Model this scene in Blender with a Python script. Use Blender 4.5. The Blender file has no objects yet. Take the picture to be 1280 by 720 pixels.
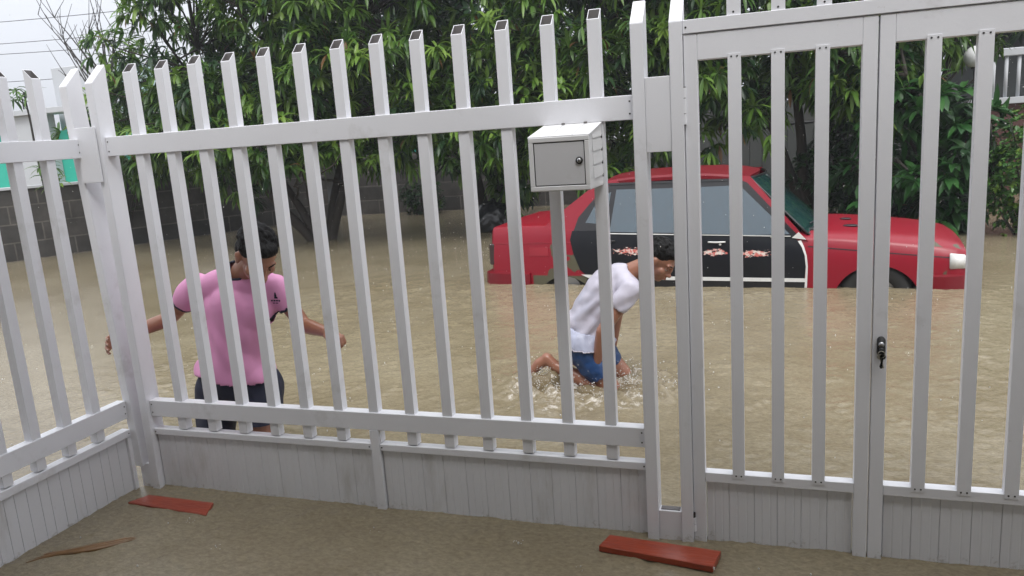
import bpy, bmesh, math, random
import numpy as np
from mathutils import Vector, Matrix, noise
from mathutils.bvhtree import BVHTree
rnd = random.Random(7)
scn = bpy.context.scene
COL = scn.collection
R = math.radians

# ------------------------------------------------------------------ materials
def new_mat(name):
    m = bpy.data.materials.new(name); m.use_nodes = True
    nt = m.node_tree
    return m, nt, nt.nodes['Principled BSDF']

def nd(nt, t, **kw):
    n = nt.nodes.new(t)
    for k, v in kw.items():
        if k in n.inputs: n.inputs[k].default_value = v
        else: setattr(n, k, v)
    return n

def mud(nt, src, out, top=.055):
    sp = nd(nt, 'ShaderNodeSeparateXYZ'); nt.links.new(src, sp.inputs[0])
    r = nd(nt, 'ShaderNodeMapRange'); r.inputs[1].default_value = top; r.inputs[2].default_value = -.02; r.inputs[3].default_value = 0; r.inputs[4].default_value = .22; nt.links.new(sp.outputs[2], r.inputs[0])
    n = nd(nt, 'ShaderNodeTexNoise', Scale=34.0, Detail=9.0, Roughness=.7); nt.links.new(src, n.inputs['Vector'])
    a = nd(nt, 'ShaderNodeMath', operation='ADD'); nt.links.new(n.outputs['Fac'], a.inputs[0]); nt.links.new(r.outputs[0], a.inputs[1])
    f = nd(nt, 'ShaderNodeMapRange'); f.inputs[1].default_value = .66; f.inputs[2].default_value = .80; f.inputs[4].default_value = .5; nt.links.new(a.outputs[0], f.inputs[0])
    m = nd(nt, 'ShaderNodeMix', data_type='RGBA'); m.inputs['B'].default_value = (.20, .165, .11, 1); nt.links.new(out, m.inputs['A']); nt.links.new(f.outputs[0], m.inputs['Factor'])
    return m.outputs['Result']

def mat(name, col, rough=0.5, metal=0.0, var=0.08, scale=8.0, bump=0.0, bscale=60.0, coat=0.0, spec=0.5, col2=None, thr=(0.45, 0.6), stretch=None, muddy=False):
    """base colour broken up by object-space noise; col2 = stains with their own shape"""
    m, nt, b = new_mat(name)
    tc = nd(nt, 'ShaderNodeTexCoord'); src = tc.outputs['Object']
    if stretch:
        mp = nd(nt, 'ShaderNodeMapping'); mp.inputs['Scale'].default_value = stretch
        nt.links.new(src, mp.inputs[0]); src = mp.outputs[0]
    n = nd(nt, 'ShaderNodeTexNoise', Scale=scale, Detail=5.0)
    nt.links.new(src, n.inputs['Vector'])
    mx = nd(nt, 'ShaderNodeMix', data_type='RGBA')
    c = Vector(col[:3])
    mx.inputs['A'].default_value = (*(c * (1 - var)), 1); mx.inputs['B'].default_value = (*(c * (1 + var)), 1)
    nt.links.new(n.outputs['Fac'], mx.inputs['Factor'])
    out = mx.outputs['Result']
    if col2:
        n2 = nd(nt, 'ShaderNodeTexNoise', Scale=scale * 0.6, Detail=8.0, Roughness=0.65)
        nt.links.new(src, n2.inputs['Vector'])
        rp = nd(nt, 'ShaderNodeMapRange'); rp.inputs[1].default_value = thr[0]; rp.inputs[2].default_value = thr[1]
        nt.links.new(n2.outputs['Fac'], rp.inputs[0])
        m2 = nd(nt, 'ShaderNodeMix', data_type='RGBA'); m2.inputs['B'].default_value = (*col2[:3], 1)
        nt.links.new(out, m2.inputs['A']); nt.links.new(rp.outputs[0], m2.inputs['Factor'])
        out = m2.outputs['Result']
    if muddy: out = mud(nt, tc.outputs['Object'], out)
    nt.links.new(out, b.inputs['Base Color'])
    b.inputs['Roughness'].default_value = rough; b.inputs['Metallic'].default_value = metal
    b.inputs['Coat Weight'].default_value = coat; b.inputs['Specular IOR Level'].default_value = spec
    if coat: b.inputs['Coat Roughness'].default_value = 0.08
    if bump:
        bn = nd(nt, 'ShaderNodeTexNoise', Scale=bscale, Detail=4.0); nt.links.new(src, bn.inputs['Vector'])
        bp = nd(nt, 'ShaderNodeBump', Strength=bump, Distance=0.01)
        nt.links.new(bn.outputs['Fac'], bp.inputs['Height']); nt.links.new(bp.outputs[0], b.inputs['Normal'])
    return m

M = {}
M['white'] = mat('white_paint', (.745, .75, .785), .38, muddy=True, var=.04, scale=5, bump=.04, bscale=90, col2=(.44, .43, .41), thr=(.60, .82))
M['panel'] = mat('white_board', (.69, .695, .725), .5, muddy=True, var=.05, scale=3, bump=.05, bscale=50, col2=(.36, .34, .30), thr=(.55, .85), stretch=(3, 3, .7))
M['boxdoor'] = mat('enamelled_door', (.66, .66, .68), .4, var=.03, scale=9, col2=(.5, .49, .47), thr=(.62, .85))
M['boxwhite'] = mat('gloss_white_enamel', (.80, .80, .81), .35, var=.03, scale=9)
M['inner'] = mat('tube_inside', (.16, .15, .15), .6)
M['screw'] = mat('screw_head', (.05, .05, .05), .4, metal=.6)
M['rubber'] = mat('black_rubber', (.02, .02, .02), .6)
M['steel'] = mat('steel', (.45, .46, .47), .35, metal=.9)
M['board'] = mat('wet_red_board', (.30, .050, .022), .3, var=.22, scale=9, bump=.25, bscale=20, stretch=(1, 5, 5), col2=(.20, .03, .02), thr=(.5, .75))
M['red'] = mat('red_car_paint', (.15, .004, .011), .40, var=.15, scale=4, spec=.35, coat=.05, bump=.02, bscale=400)
M['reddull'] = mat('faded_red_paint', (.26, .008, .02), .45, var=.15, scale=5, coat=.1)
M['black'] = mat('black_trim', (.012, .012, .014), .35, var=.2)
M['whitestripe'] = mat('white_trim', (.62, .62, .60), .4, var=.1, scale=30)
M['lamp'] = mat('lamp_lens', (.62, .62, .60), .12, coat=.8)
M['tail'] = mat('dark_tail_lens', (.03, .012, .012), .2, coat=.4)
M['soil'] = mat('mud', (.10, .08, .05), .9)
M['bark'] = mat('wet_bark', (.035, .028, .022), .8, var=.3, scale=12, bump=.6, bscale=25)
M['twig'] = mat('bare_twig', (.03, .025, .022), .8)
M['skin'] = mat('skin', (.29, .130, .080), .32, var=.07, scale=9, spec=.45)
M['skin2'] = mat('skin_tanned', (.26, .115, .072), .34, var=.07, scale=9, spec=.5)
M['nail'] = mat('nail', (.50, .33, .27), .3)
M['hair'] = mat('black_hair', (.005, .0045, .0045), .62, spec=.2, var=.3, scale=60, bump=.8, bscale=110, stretch=(1, 1, .35))
M['pink'] = mat('pink_cotton', (.68, .29, .50), .6, var=.06, scale=6, bump=.12, bscale=420)
M['navy'] = mat('navy_cloth', (.012, .015, .035), .7, var=.2, scale=8, bump=.2, bscale=200)
M['shirt'] = mat('wet_white_cotton', (.45, .43, .50), .42, var=.05, scale=8, bump=.1, bscale=400, col2=(.40, .41, .50), thr=(.5, .7))
M['shirttail'] = mat('soaked_shirt_tail', (.34, .36, .46), .4, var=.12, scale=14, bump=.15, bscale=200)
M['blue'] = mat('blue_cloth', (.007, .038, .125), .35, var=.3, scale=9, bump=.2, bscale=200)
M['eye'] = mat('eye_white', (.32, .29, .27), .35); M['iris'] = mat('dark_iris', (.02, .012, .01), .15)
M['lip'] = mat('lip', (.24, .08, .06), .4)
M['teal'] = mat('teal_painted_wall', (.02, .42, .31), .7, var=.08, scale=2)
M['render'] = mat('pale_render', (.46, .475, .50), .85, var=.05, scale=2, col2=(.45, .46, .48), thr=(.55, .8))
M['terracotta'] = mat('terracotta_wall', (.085, .035, .030), .8, var=.2, scale=6)
M['globe'] = mat('white_globe', (.75, .75, .75), .3)
M['wire'] = mat('black_cable', (.06, .06, .07), .6)
M['grey'] = mat('grey_wall', (.075, .08, .078), .9, var=.15, scale=2, col2=(.07, .07, .065), thr=(.5, .7))
M['housewall'] = mat('house_wall', (.42, .40, .36), .85)
M['soffit'] = mat('porch_ceiling', (.26, .24, .21), .85)
M['deadleaf'] = mat('sodden_palm_leaf', (.17, .085, .025), .35, var=.35, scale=22)
M['bag'] = mat('black_plastic', (.012, .012, .014), .22, bump=.5, bscale=14)
M['brass'] = mat('key_metal', (.5, .48, .42), .3, metal=.9)

def glass_mat(name, col, rough=.06):
    m, nt, b = new_mat(name)
    tc = nd(nt, 'ShaderNodeTexCoord'); mp = nd(nt, 'ShaderNodeMapping'); mp.inputs['Scale'].default_value = (30, 30, 1.5)
    n = nd(nt, 'ShaderNodeTexNoise', Scale=1.0, Detail=3.0)
    nt.links.new(tc.outputs['Object'], mp.inputs[0]); nt.links.new(mp.outputs[0], n.inputs['Vector'])
    mx = nd(nt, 'ShaderNodeMix', data_type='RGBA'); c = Vector(col)
    mx.inputs['A'].default_value = (*(c * .6), 1); mx.inputs['B'].default_value = (*(c * 1.4), 1)
    nt.links.new(n.outputs['Fac'], mx.inputs['Factor']); nt.links.new(mx.outputs['Result'], b.inputs['Base Color'])
    b.inputs['Roughness'].default_value = rough; b.inputs['IOR'].default_value = 1.75
    b.inputs['Coat Weight'].default_value = 1.0; b.inputs['Coat Roughness'].default_value = .04
    bp = nd(nt, 'ShaderNodeBump', Strength=.06, Distance=.01); nt.links.new(n.outputs['Fac'], bp.inputs['Height']); nt.links.new(bp.outputs[0], b.inputs['Normal'])
    return m
M['glass'] = glass_mat('tinted_side_glass', (.010, .036, .055))
M['windshield'] = glass_mat('green_windshield', (.012, .042, .042), .1)

# black door paint with peeled blotches inside given local boxes (object space = car space)
def door_mat(name, boxes):
    m, nt, b = new_mat(name)
    tc = nd(nt, 'ShaderNodeTexCoord'); sp = nd(nt, 'ShaderNodeSeparateXYZ'); nt.links.new(tc.outputs['Object'], sp.inputs[0])
    total = None
    for (u0, u1, z0, z1) in boxes:
        fs = []
        for ax, c, h in ((0, (u0 + u1) / 2, (u1 - u0) / 2), (2, (z0 + z1) / 2, (z1 - z0) / 2)):
            s = nd(nt, 'ShaderNodeMath', operation='SUBTRACT'); nt.links.new(sp.outputs[ax], s.inputs[0]); s.inputs[1].default_value = c
            d = nd(nt, 'ShaderNodeMath', operation='DIVIDE'); nt.links.new(s.outputs[0], d.inputs[0]); d.inputs[1].default_value = h
            p = nd(nt, 'ShaderNodeMath', operation='POWER'); nt.links.new(d.outputs[0], p.inputs[0]); p.inputs[1].default_value = 2.0
            fs.append(p)
        a = nd(nt, 'ShaderNodeMath', operation='ADD'); nt.links.new(fs[0].outputs[0], a.inputs[0]); nt.links.new(fs[1].outputs[0], a.inputs[1])
        i = nd(nt, 'ShaderNodeMath', operation='SUBTRACT', use_clamp=True); i.inputs[0].default_value = 1.0; nt.links.new(a.outputs[0], i.inputs[1])
        if total is None: total = i
        else:
            t = nd(nt, 'ShaderNodeMath', operation='ADD', use_clamp=True); nt.links.new(total.outputs[0], t.inputs[0]); nt.links.new(i.outputs[0], t.inputs[1]); total = t
    mp = nd(nt, 'ShaderNodeMapping'); mp.inputs['Scale'].default_value = (1, 1, 2.4); nt.links.new(tc.outputs['Object'], mp.inputs[0])
    n = nd(nt, 'ShaderNodeTexNoise', Scale=24.0, Detail=6.0, Roughness=.6); nt.links.new(mp.outputs[0], n.inputs['Vector'])
    mu = nd(nt, 'ShaderNodeMath', operation='MULTIPLY_ADD'); nt.links.new(total.outputs[0], mu.inputs[0]); mu.inputs[1].default_value = .40; nt.links.new(n.outputs['Fac'], mu.inputs[2])
    r = nd(nt, 'ShaderNodeMapRange'); r.inputs[1].default_value = .76; r.inputs[2].default_value = .79; nt.links.new(mu.outputs[0], r.inputs[0])
    n2 = nd(nt, 'ShaderNodeTexNoise', Scale=35.0); nt.links.new(tc.outputs['Object'], n2.inputs['Vector'])
    pc = nd(nt, 'ShaderNodeMix', data_type='RGBA'); pc.inputs['A'].default_value = (.50, .13, .11, 1); pc.inputs['B'].default_value = (.62, .55, .50, 1)
    r2 = nd(nt, 'ShaderNodeMapRange'); r2.inputs[1].default_value = .42; r2.inputs[2].default_value = .58; nt.links.new(n2.outputs['Fac'], r2.inputs[0]); nt.links.new(r2.outputs[0], pc.inputs['Factor'])
    mx = nd(nt, 'ShaderNodeMix', data_type='RGBA'); mx.inputs['A'].default_value = (.008, .009, .012, 1)
    nt.links.new(pc.outputs['Result'], mx.inputs['B']); nt.links.new(r.outputs[0], mx.inputs['Factor'])
    nt.links.new(mx.outputs['Result'], b.inputs['Base Color'])
    b.inputs['Roughness'].default_value = .28; b.inputs['Specular IOR Level'].default_value = .3
    return m
M['door_a'] = door_mat('black_door_peeling', [(2.42, 2.84, .27, .365), (2.13, 2.44, .28, .38)])
M['door_b'] = door_mat('black_rear_door_peeling', [(1.28, 1.78, .29, .40)])

# red car skin with olive filler patches
def carbody_mat():
    m, nt, b = new_mat('red_paint_with_filler')
    tc = nd(nt, 'ShaderNodeTexCoord'); sp = nd(nt, 'ShaderNodeSeparateXYZ'); nt.links.new(tc.outputs['Object'], sp.inputs[0])
    n = nd(nt, 'ShaderNodeTexNoise', Scale=4.5, Detail=3.0, Roughness=.5); nt.links.new(tc.outputs['Object'], n.inputs['Vector'])
    def rng(src, a, c_, lo=0., hi=1.):
        r = nd(nt, 'ShaderNodeMapRange'); r.inputs[1].default_value = a; r.inputs[2].default_value = c_; r.inputs[3].default_value = lo; r.inputs[4].default_value = hi
        nt.links.new(src, r.inputs[0]); return r.outputs[0]
    def mul(a, c_):
        q = nd(nt, 'ShaderNodeMath', operation='MULTIPLY'); nt.links.new(a, q.inputs[0]); nt.links.new(c_, q.inputs[1]); return q.outputs[0]
    mask = mul(mul(rng(sp.outputs[0], .60, .80), rng(sp.outputs[0], 1.2, 1.05)), rng(sp.outputs[2], .44, .30))
    ad = nd(nt, 'ShaderNodeMath', operation='MULTIPLY_ADD'); nt.links.new(mask, ad.inputs[0]); ad.inputs[1].default_value = .2; nt.links.new(n.outputs['Fac'], ad.inputs[2])
    f = rng(ad.outputs[0], .70, .72)
    low = mul(rng(sp.outputs[2], .105, .095), mul(rng(sp.outputs[0], .52, .53), rng(sp.outputs[0], 1.3, 1.29)))
    mxm = nd(nt, 'ShaderNodeMath', operation='MAXIMUM'); nt.links.new(f, mxm.inputs[0]); nt.links.new(low, mxm.inputs[1])
    mx = nd(nt, 'ShaderNodeMix', data_type='RGBA'); mx.inputs['A'].default_value = (.23, .005, .017, 1); mx.inputs['B'].default_value = (.085, .08, .05, 1)
    nt.links.new(mxm.outputs[0], mx.inputs['Factor']); nt.links.new(mx.outputs['Result'], b.inputs['Base Color'])
    b.inputs['Roughness'].default_value = .36; b.inputs['Specular IOR Level'].default_value = .35; b.inputs['Coat Weight'].default_value = .12; b.inputs['Coat Roughness'].default_value = .15
    bn = nd(nt, 'ShaderNodeTexNoise', Scale=220.0); nt.links.new(tc.outputs['Object'], bn.inputs['Vector'])
    bp = nd(nt, 'ShaderNodeBump', Strength=.15, Distance=.004); nt.links.new(bn.outputs['Fac'], bp.inputs['Height']); nt.links.new(bp.outputs[0], b.inputs['Normal'])
    return m
M['carbody'] = carbody_mat()

def block_mat():
    m, nt, b = new_mat('concrete_block_wall')
    tc = nd(nt, 'ShaderNodeTexCoord'); mp = nd(nt, 'ShaderNodeMapping'); mp.inputs['Rotation'].default_value = (R(90), 0, 0)
    nt.links.new(tc.outputs['Object'], mp.inputs[0])
    br = nd(nt, 'ShaderNodeTexBrick'); br.inputs['Scale'].default_value = 1.0; br.inputs['Brick Width'].default_value = .9; br.inputs['Row Height'].default_value = .30
    br.inputs['Mortar Size'].default_value = .012; br.inputs['Color1'].default_value = (.070, .063, .058, 1); br.inputs['Color2'].default_value = (.045, .042, .039, 1); br.inputs['Mortar'].default_value = (.13, .118, .105, 1)
    nt.links.new(mp.outputs[0], br.inputs['Vector'])
    n = nd(nt, 'ShaderNodeTexNoise', Scale=3.0, Detail=7.0, Roughness=.65); nt.links.new(tc.outputs['Object'], n.inputs['Vector'])
    mr = nd(nt, 'ShaderNodeMapRange'); mr.inputs[1].default_value = .3; mr.inputs[2].default_value = .75; mr.inputs[3].default_value = .45; mr.inputs[4].default_value = 1.25
    nt.links.new(n.outputs['Fac'], mr.inputs[0])
    mx = nd(nt, 'ShaderNodeMix', data_type='RGBA', blend_type='MULTIPLY'); mx.inputs['Factor'].default_value = 1
    nt.links.new(br.outputs['Color'], mx.inputs['A']); nt.links.new(mr.outputs[0], mx.inputs['B'])
    nt.links.new(mx.outputs['Result'], b.inputs['Base Color']); b.inputs['Roughness'].default_value = .8
    bp = nd(nt, 'ShaderNodeBump', Strength=.6, Distance=.01); nt.links.new(br.outputs['Fac'], bp.inputs['Height']); bp.invert = True
    nt.links.new(bp.outputs[0], b.inputs['Normal'])
    return m
M['block'] = block_mat()

def leaf_mat(name, c1, c2, rough=.38, trans=.3):
    m, nt, b = new_mat(name)
    g = nd(nt, 'ShaderNodeNewGeometry'); mx = nd(nt, 'ShaderNodeMix', data_type='RGBA')
    mx.inputs['A'].default_value = (*c1, 1); mx.inputs['B'].default_value = (*c2, 1)
    nt.links.new(g.outputs['Random Per Island'], mx.inputs['Factor'])
    nt.links.new(mx.outputs['Result'], b.inputs['Base Color']); b.inputs['Roughness'].default_value = rough
    b.inputs['Specular IOR Level'].default_value = .4
    tr = nd(nt, 'ShaderNodeBsdfTranslucent'); nt.links.new(mx.outputs['Result'], tr.inputs['Color'])
    ms = nd(nt, 'ShaderNodeMixShader'); ms.inputs[0].default_value = trans
    nt.links.new(b.outputs[0], ms.inputs[1]); nt.links.new(tr.outputs[0], ms.inputs[2])
    nt.links.new(ms.outputs[0], nt.nodes['Material Output'].inputs['Surface'])
    return m
M['leaf'] = leaf_mat('mango_leaf', (.030, .085, .014), (.080, .165, .026))
M['leafyoung'] = leaf_mat('young_mango_leaf', (.10, .20, .03), (.19, .30, .05), trans=.35)
M['leafdark'] = leaf_mat('dark_leaf', (.014, .040, .016), (.030, .075, .022))
M['leafmid'] = leaf_mat('light_mango_leaf', (.075, .165, .022), (.15, .26, .04))
M['leafdead'] = leaf_mat('brown_leaf', (.14, .07, .025), (.22, .12, .04))
M['leafbush'] = leaf_mat('bush_leaf', (.03, .10, .02), (.09, .20, .04))
M['leafbroad'] = leaf_mat('broad_leaf', (.018, .075, .018), (.045, .14, .03))

def water_mat():
    m, nt, b = new_mat('muddy_flood_water')
    tc = nd(nt, 'ShaderNodeTexCoord'); src = tc.outputs['Object']
    n = nd(nt, 'ShaderNodeTexNoise', Scale=.9, Detail=6.0, Roughness=.6); nt.links.new(src, n.inputs['Vector'])
    mx = nd(nt, 'ShaderNodeMix', data_type='RGBA'); mx.inputs['A'].default_value = (.182, .149, .093, 1); mx.inputs['B'].default_value = (.236, .202, .136, 1)
    mr = nd(nt, 'ShaderNodeMapRange'); mr.inputs[1].default_value = .35; mr.inputs[2].default_value = .65; nt.links.new(n.outputs['Fac'], mr.inputs[0])
    nt.links.new(mr.outputs[0], mx.inputs['Factor'])
    # rain-beaten grain mottled into the colour: short strokes lying across the view of the street
    gm = nd(nt, 'ShaderNodeMapping'); gm.inputs['Scale'].default_value = (1, 1.7, 1); nt.links.new(src, gm.inputs[0])
    gn = nd(nt, 'ShaderNodeTexNoise', Scale=36.0, Detail=7.0, Roughness=.75, Distortion=.4); nt.links.new(gm.outputs[0], gn.inputs['Vector'])
    gr = nd(nt, 'ShaderNodeMapRange'); gr.inputs[1].default_value = .35; gr.inputs[2].default_value = .68; gr.inputs[3].default_value = .78; gr.inputs[4].default_value = 1.32; nt.links.new(gn.outputs['Fac'], gr.inputs[0])
    gx = nd(nt, 'ShaderNodeMix', data_type='RGBA', blend_type='MULTIPLY'); gx.inputs['Factor'].default_value = 1
    nt.links.new(mx.outputs['Result'], gx.inputs['A']); nt.links.new(gr.outputs[0], gx.inputs['B']); mx = gx
    # foam torn up by the wading man
    vm = nd(nt, 'ShaderNodeVectorMath', operation='SUBTRACT'); nt.links.new(src, vm.inputs[0]); vm.inputs[1].default_value = (-1.08, 1.62, 0)
    sc = nd(nt, 'ShaderNodeVectorMath', operation='MULTIPLY'); nt.links.new(vm.outputs[0], sc.inputs[0]); sc.inputs[1].default_value = (1.9, 2.1, 1)
    ln = nd(nt, 'ShaderNodeVectorMath', operation='LENGTH'); nt.links.new(sc.outputs[0], ln.inputs[0])
    fm = nd(nt, 'ShaderNodeMapRange'); fm.inputs[1].default_value = .5; fm.inputs[2].default_value = 1.4; fm.inputs[3].default_value = .20; fm.inputs[4].default_value = 0.
    nt.links.new(ln.outputs['Value'], fm.inputs[0])
    fn = nd(nt, 'ShaderNodeTexNoise', Scale=11.0, Detail=9.0, Roughness=.72, Distortion=.7); nt.links.new(src, fn.inputs['Vector'])
    fa = nd(nt, 'ShaderNodeMath', operation='ADD'); nt.links.new(fn.outputs['Fac'], fa.inputs[0]); nt.links.new(fm.outputs[0], fa.inputs[1])
    fr = nd(nt, 'ShaderNodeMapRange'); fr.inputs[1].default_value = .68; fr.inputs[2].default_value = .80; fr.inputs[4].default_value = .85; nt.links.new(fa.outputs[0], fr.inputs[0])
    m2 = nd(nt, 'ShaderNodeMix', data_type='RGBA'); m2.inputs['B'].default_value = (.62, .58, .52, 1)
    nt.links.new(mx.outputs['Result'], m2.inputs['A']); nt.links.new(fr.outputs[0], m2.inputs['Factor'])
    nt.links.new(m2.outputs['Result'], b.inputs['Base Color'])
    b.inputs['Roughness'].default_value = .045; b.inputs['IOR'].default_value = 1.38
    n1 = nd(nt, 'ShaderNodeTexNoise', Scale=42.0, Detail=5.0, Roughness=.65); nt.links.new(src, n1.inputs['Vector'])
    n3 = nd(nt, 'ShaderNodeTexNoise', Scale=80.0, Detail=2.0, Roughness=.5); nt.links.new(src, n3.inputs['Vector'])
    b1 = nd(nt, 'ShaderNodeBump', Strength=.38, Distance=.008); nt.links.new(n1.outputs['Fac'], b1.inputs['Height'])
    b2 = nd(nt, 'ShaderNodeBump', Strength=.3, Distance=.0025); nt.links.new(n3.outputs['Fac'], b2.inputs['Height']); nt.links.new(b1.outputs[0], b2.inputs['Normal'])
    nt.links.new(b2.outputs[0], b.inputs['Normal'])
    return m
M['water'] = water_mat()
def drop_mat():
    m, nt, b = new_mat('splashing_water'); b.inputs['Base Color'].default_value = (.80, .79, .76, 1); b.inputs['Roughness'].default_value = .08
    b.inputs['Transmission Weight'].default_value = .35; b.inputs['IOR'].default_value = 1.33
    return m
M['drop'] = drop_mat()
M['muddrop'] = mat('muddy_splash', (.24, .19, .115), .05, var=.15, scale=12, bump=.4, bscale=24, col2=(.62, .60, .56), thr=(.56, .74))
_b = M['muddrop'].node_tree.nodes['Principled BSDF']; _b.inputs['IOR'].default_value = 1.36; _b.inputs['Transmission Weight'].default_value = .35

# ------------------------------------------------------------------ mesh helpers
def tag(o, label=None, cat=None, group=None, kind=None):
    if label: o['label'] = label
    if cat: o['category'] = cat
    if group: o['group'] = group
    if kind: o['kind'] = kind
    return o

def empty(name, loc=(0, 0, 0), rz=0.):
    o = bpy.data.objects.new(name, None); COL.objects.link(o); o.location = loc; o.rotation_euler = (0, 0, rz); o.empty_display_size = .1
    return o

def link(name, me, mats, parent=None, smooth=False, loc=None):
    for m in (mats if isinstance(mats, (list, tuple)) else [mats]): me.materials.append(m)
    if smooth: me.polygons.foreach_set('use_smooth', [True] * len(me.polygons))
    o = bpy.data.objects.new(name, me); COL.objects.link(o)
    if parent: o.parent = parent
    if loc is not None: o.location = loc
    return o

class MB:
    """collects verts/faces with material indices into one mesh (world/parent coordinates)"""
    def __init__(s): s.v = []; s.f = []; s.m = []
    def add(s, vs, fs, mi=0):
        k = len(s.v); s.v += [tuple(p) for p in vs]; s.f += [tuple(i + k for i in f) for f in fs]; s.m += [mi] * len(fs)
    def box(s, x0, x1, y0, y1, z0, z1, mi=0, b=.0015):
        b = min(b, (x1 - x0) / 3, (y1 - y0) / 3, (z1 - z0) / 3)
        bm = bmesh.new(); bmesh.ops.create_cube(bm, size=1)
        for v in bm.verts: v.co = Vector((x0 + (v.co.x + .5) * (x1 - x0), y0 + (v.co.y + .5) * (y1 - y0), z0 + (v.co.z + .5) * (z1 - z0)))
        if b > 0: bmesh.ops.bevel(bm, geom=bm.edges[:], offset=b, segments=1, affect='EDGES')
        s.bm(bm, mi)
    def bm(s, bm, mi=0):
        bm.verts.index_update(); s.add([v.co.copy() for v in bm.verts], [[v.index for v in f.verts] for f in bm.faces], mi); bm.free()
    def tube(s, pts, rad, seg=8, mi=0, cap=True):
        pts = [Vector(p) for p in pts]; n = len(pts); rr = rad if isinstance(rad, (list, tuple)) else [rad] * n
        vs = []; fs = []; up = None
        for i, p in enumerate(pts):
            t = (pts[min(i + 1, n - 1)] - pts[max(i - 1, 0)]); t = t.normalized() if t.length > 1e-9 else Vector((0, 0, 1))
            if up is None: up = t.orthogonal().normalized()
            a = (up - t * up.dot(t)); a = a.normalized() if a.length > 1e-6 else t.orthogonal().normalized(); up = a; b = t.cross(a)
            for k in range(seg):
                th = 2 * math.pi * k / seg; vs.append(p + (a * math.cos(th) + b * math.sin(th)) * rr[i])
        for i in range(n - 1):
            for k in range(seg):
                k2 = (k + 1) % seg; fs.append((i * seg + k, i * seg + k2, (i + 1) * seg + k2, (i + 1) * seg + k))
        if cap: fs.append(tuple(range(seg))[::-1]); fs.append(tuple((n - 1) * seg + k for k in range(seg)))
        s.add(vs, fs, mi)
    def disc(s, c, nrm, r, h=.001, seg=10, mi=0):
        c = Vector(c); nrm = Vector(nrm).normalized(); s.tube([c, c + nrm * h], r, seg, mi)
    def ball(s, c, r, mi=0, seg=8, rings=6, scale=(1, 1, 1), rot=None):
        vs = []; fs = []
        c = Vector(c)
        def tr(p):
            p = Vector((p[0] * scale[0], p[1] * scale[1], p[2] * scale[2])) * r
            return c + (rot @ p if rot else p)
        vs.append(tr((0, 0, 1)))
        for i in range(1, rings):
            a = math.pi * i / rings
            for k in range(seg): vs.append(tr((math.sin(a) * math.cos(2 * math.pi * k / seg), math.sin(a) * math.sin(2 * math.pi * k / seg), math.cos(a))))
        vs.append(tr((0, 0, -1)))
        for k in range(seg): fs.append((0, 1 + k, 1 + (k + 1) % seg))
        for i in range(rings - 2):
            for k in range(seg): fs.append((1 + i * seg + k, 1 + (i + 1) * seg + k, 1 + (i + 1) * seg + (k + 1) % seg, 1 + i * seg + (k + 1) % seg))
        L = 1 + (rings - 2) * seg
        for k in range(seg): fs.append((L + (k + 1) % seg, L + k, len(vs) - 1))
        s.add(vs, fs, mi)
    def build(s, name, mats, parent=None, smooth=False):
        me = bpy.data.meshes.new(name); me.from_pydata(s.v, [], s.f)
        me.polygons.foreach_set('material_index', s.m); me.update()
        return link(name, me, mats, parent, smooth)

def bx(name, x0, x1, y0, y1, z0, z1, m, parent=None, b=.0015):
    q = MB(); q.box(x0, x1, y0, y1, z0, z1, 0, b); return q.build(name, m, parent)

# ------------------------------------------------------------------ fences
WT = [M['white'], M['inner'], M['screw']]
def picket_mb(x0, x1, y0, y1, z0, z1, rise, axis='y', t=.0022):
    """hollow square tube, open top cut on a slant that rises along +axis ('y') or towards -x ('x')"""
    q = MB()
    def zt(x, y):
        return z1 + rise * ((y - y0) / (y1 - y0) if axis == 'y' else (x1 - x) / (x1 - x0))
    o = [(x0, y0), (x1, y0), (x1, y1), (x0, y1)]; i = [(x0 + t, y0 + t), (x1 - t, y0 + t), (x1 - t, y1 - t), (x0 + t, y1 - t)]
    vs = [(x, y, z0) for x, y in o] + [(x, y, zt(x, y)) for x, y in o] + [(x, y, zt(x, y)) for x, y in i] + [(x, y, z1 - .12) for x, y in i]
    fs = []
    for k in range(4):
        n = (k + 1) % 4
        fs.append((k, n, 4 + n, 4 + k)); fs.append((4 + k, 4 + n, 8 + n, 8 + k))
    q.add(vs, fs, 0)
    q.add(vs[8:], [(k, (k + 1) % 4, 4 + (k + 1) % 4, 4 + k) for k in range(4)] + [(4, 5, 6, 7)], 1)
    # open foot
    q.add([(x, y, z0) for x, y in o] + [(x, y, z0) for x, y in i] + [(x, y, z0 + .03) for x, y in i],
          [(k, (k + 1) % 4, 4 + (k + 1) % 4, 4 + k) for k in range(4)], 0)
    q.add([(x, y, z0) for x, y in i] + [(x, y, z0 + .03) for x, y in i], [(k, (k + 1) % 4, 4 + (k + 1) % 4, 4 + k) for k in range(4)] + [(4, 5, 6, 7)], 1)
    return q

def post_mb(x0, x1, y0, y1, z0, z1, rise):
    q = MB(); bm = bmesh.new()
    v = [bm.verts.new(p) for p in [(x0, y0, z0), (x1, y0, z0), (x1, y1, z0), (x0, y1, z0), (x0, y0, z1), (x1, y0, z1), (x1, y1, z1 + rise), (x0, y1, z1 + rise)]]
    for f in [(3, 2, 1, 0), (4, 5, 6, 7), (0, 1, 5, 4), (1, 2, 6, 5), (2, 3, 7, 6), (3, 0, 4, 7)]: bm.faces.new([v[i] for i in f])
    bmesh.ops.bevel(bm, geom=bm.edges[:], offset=.0018, segments=2, affect='EDGES')
    q.bm(bm); return q

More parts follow.
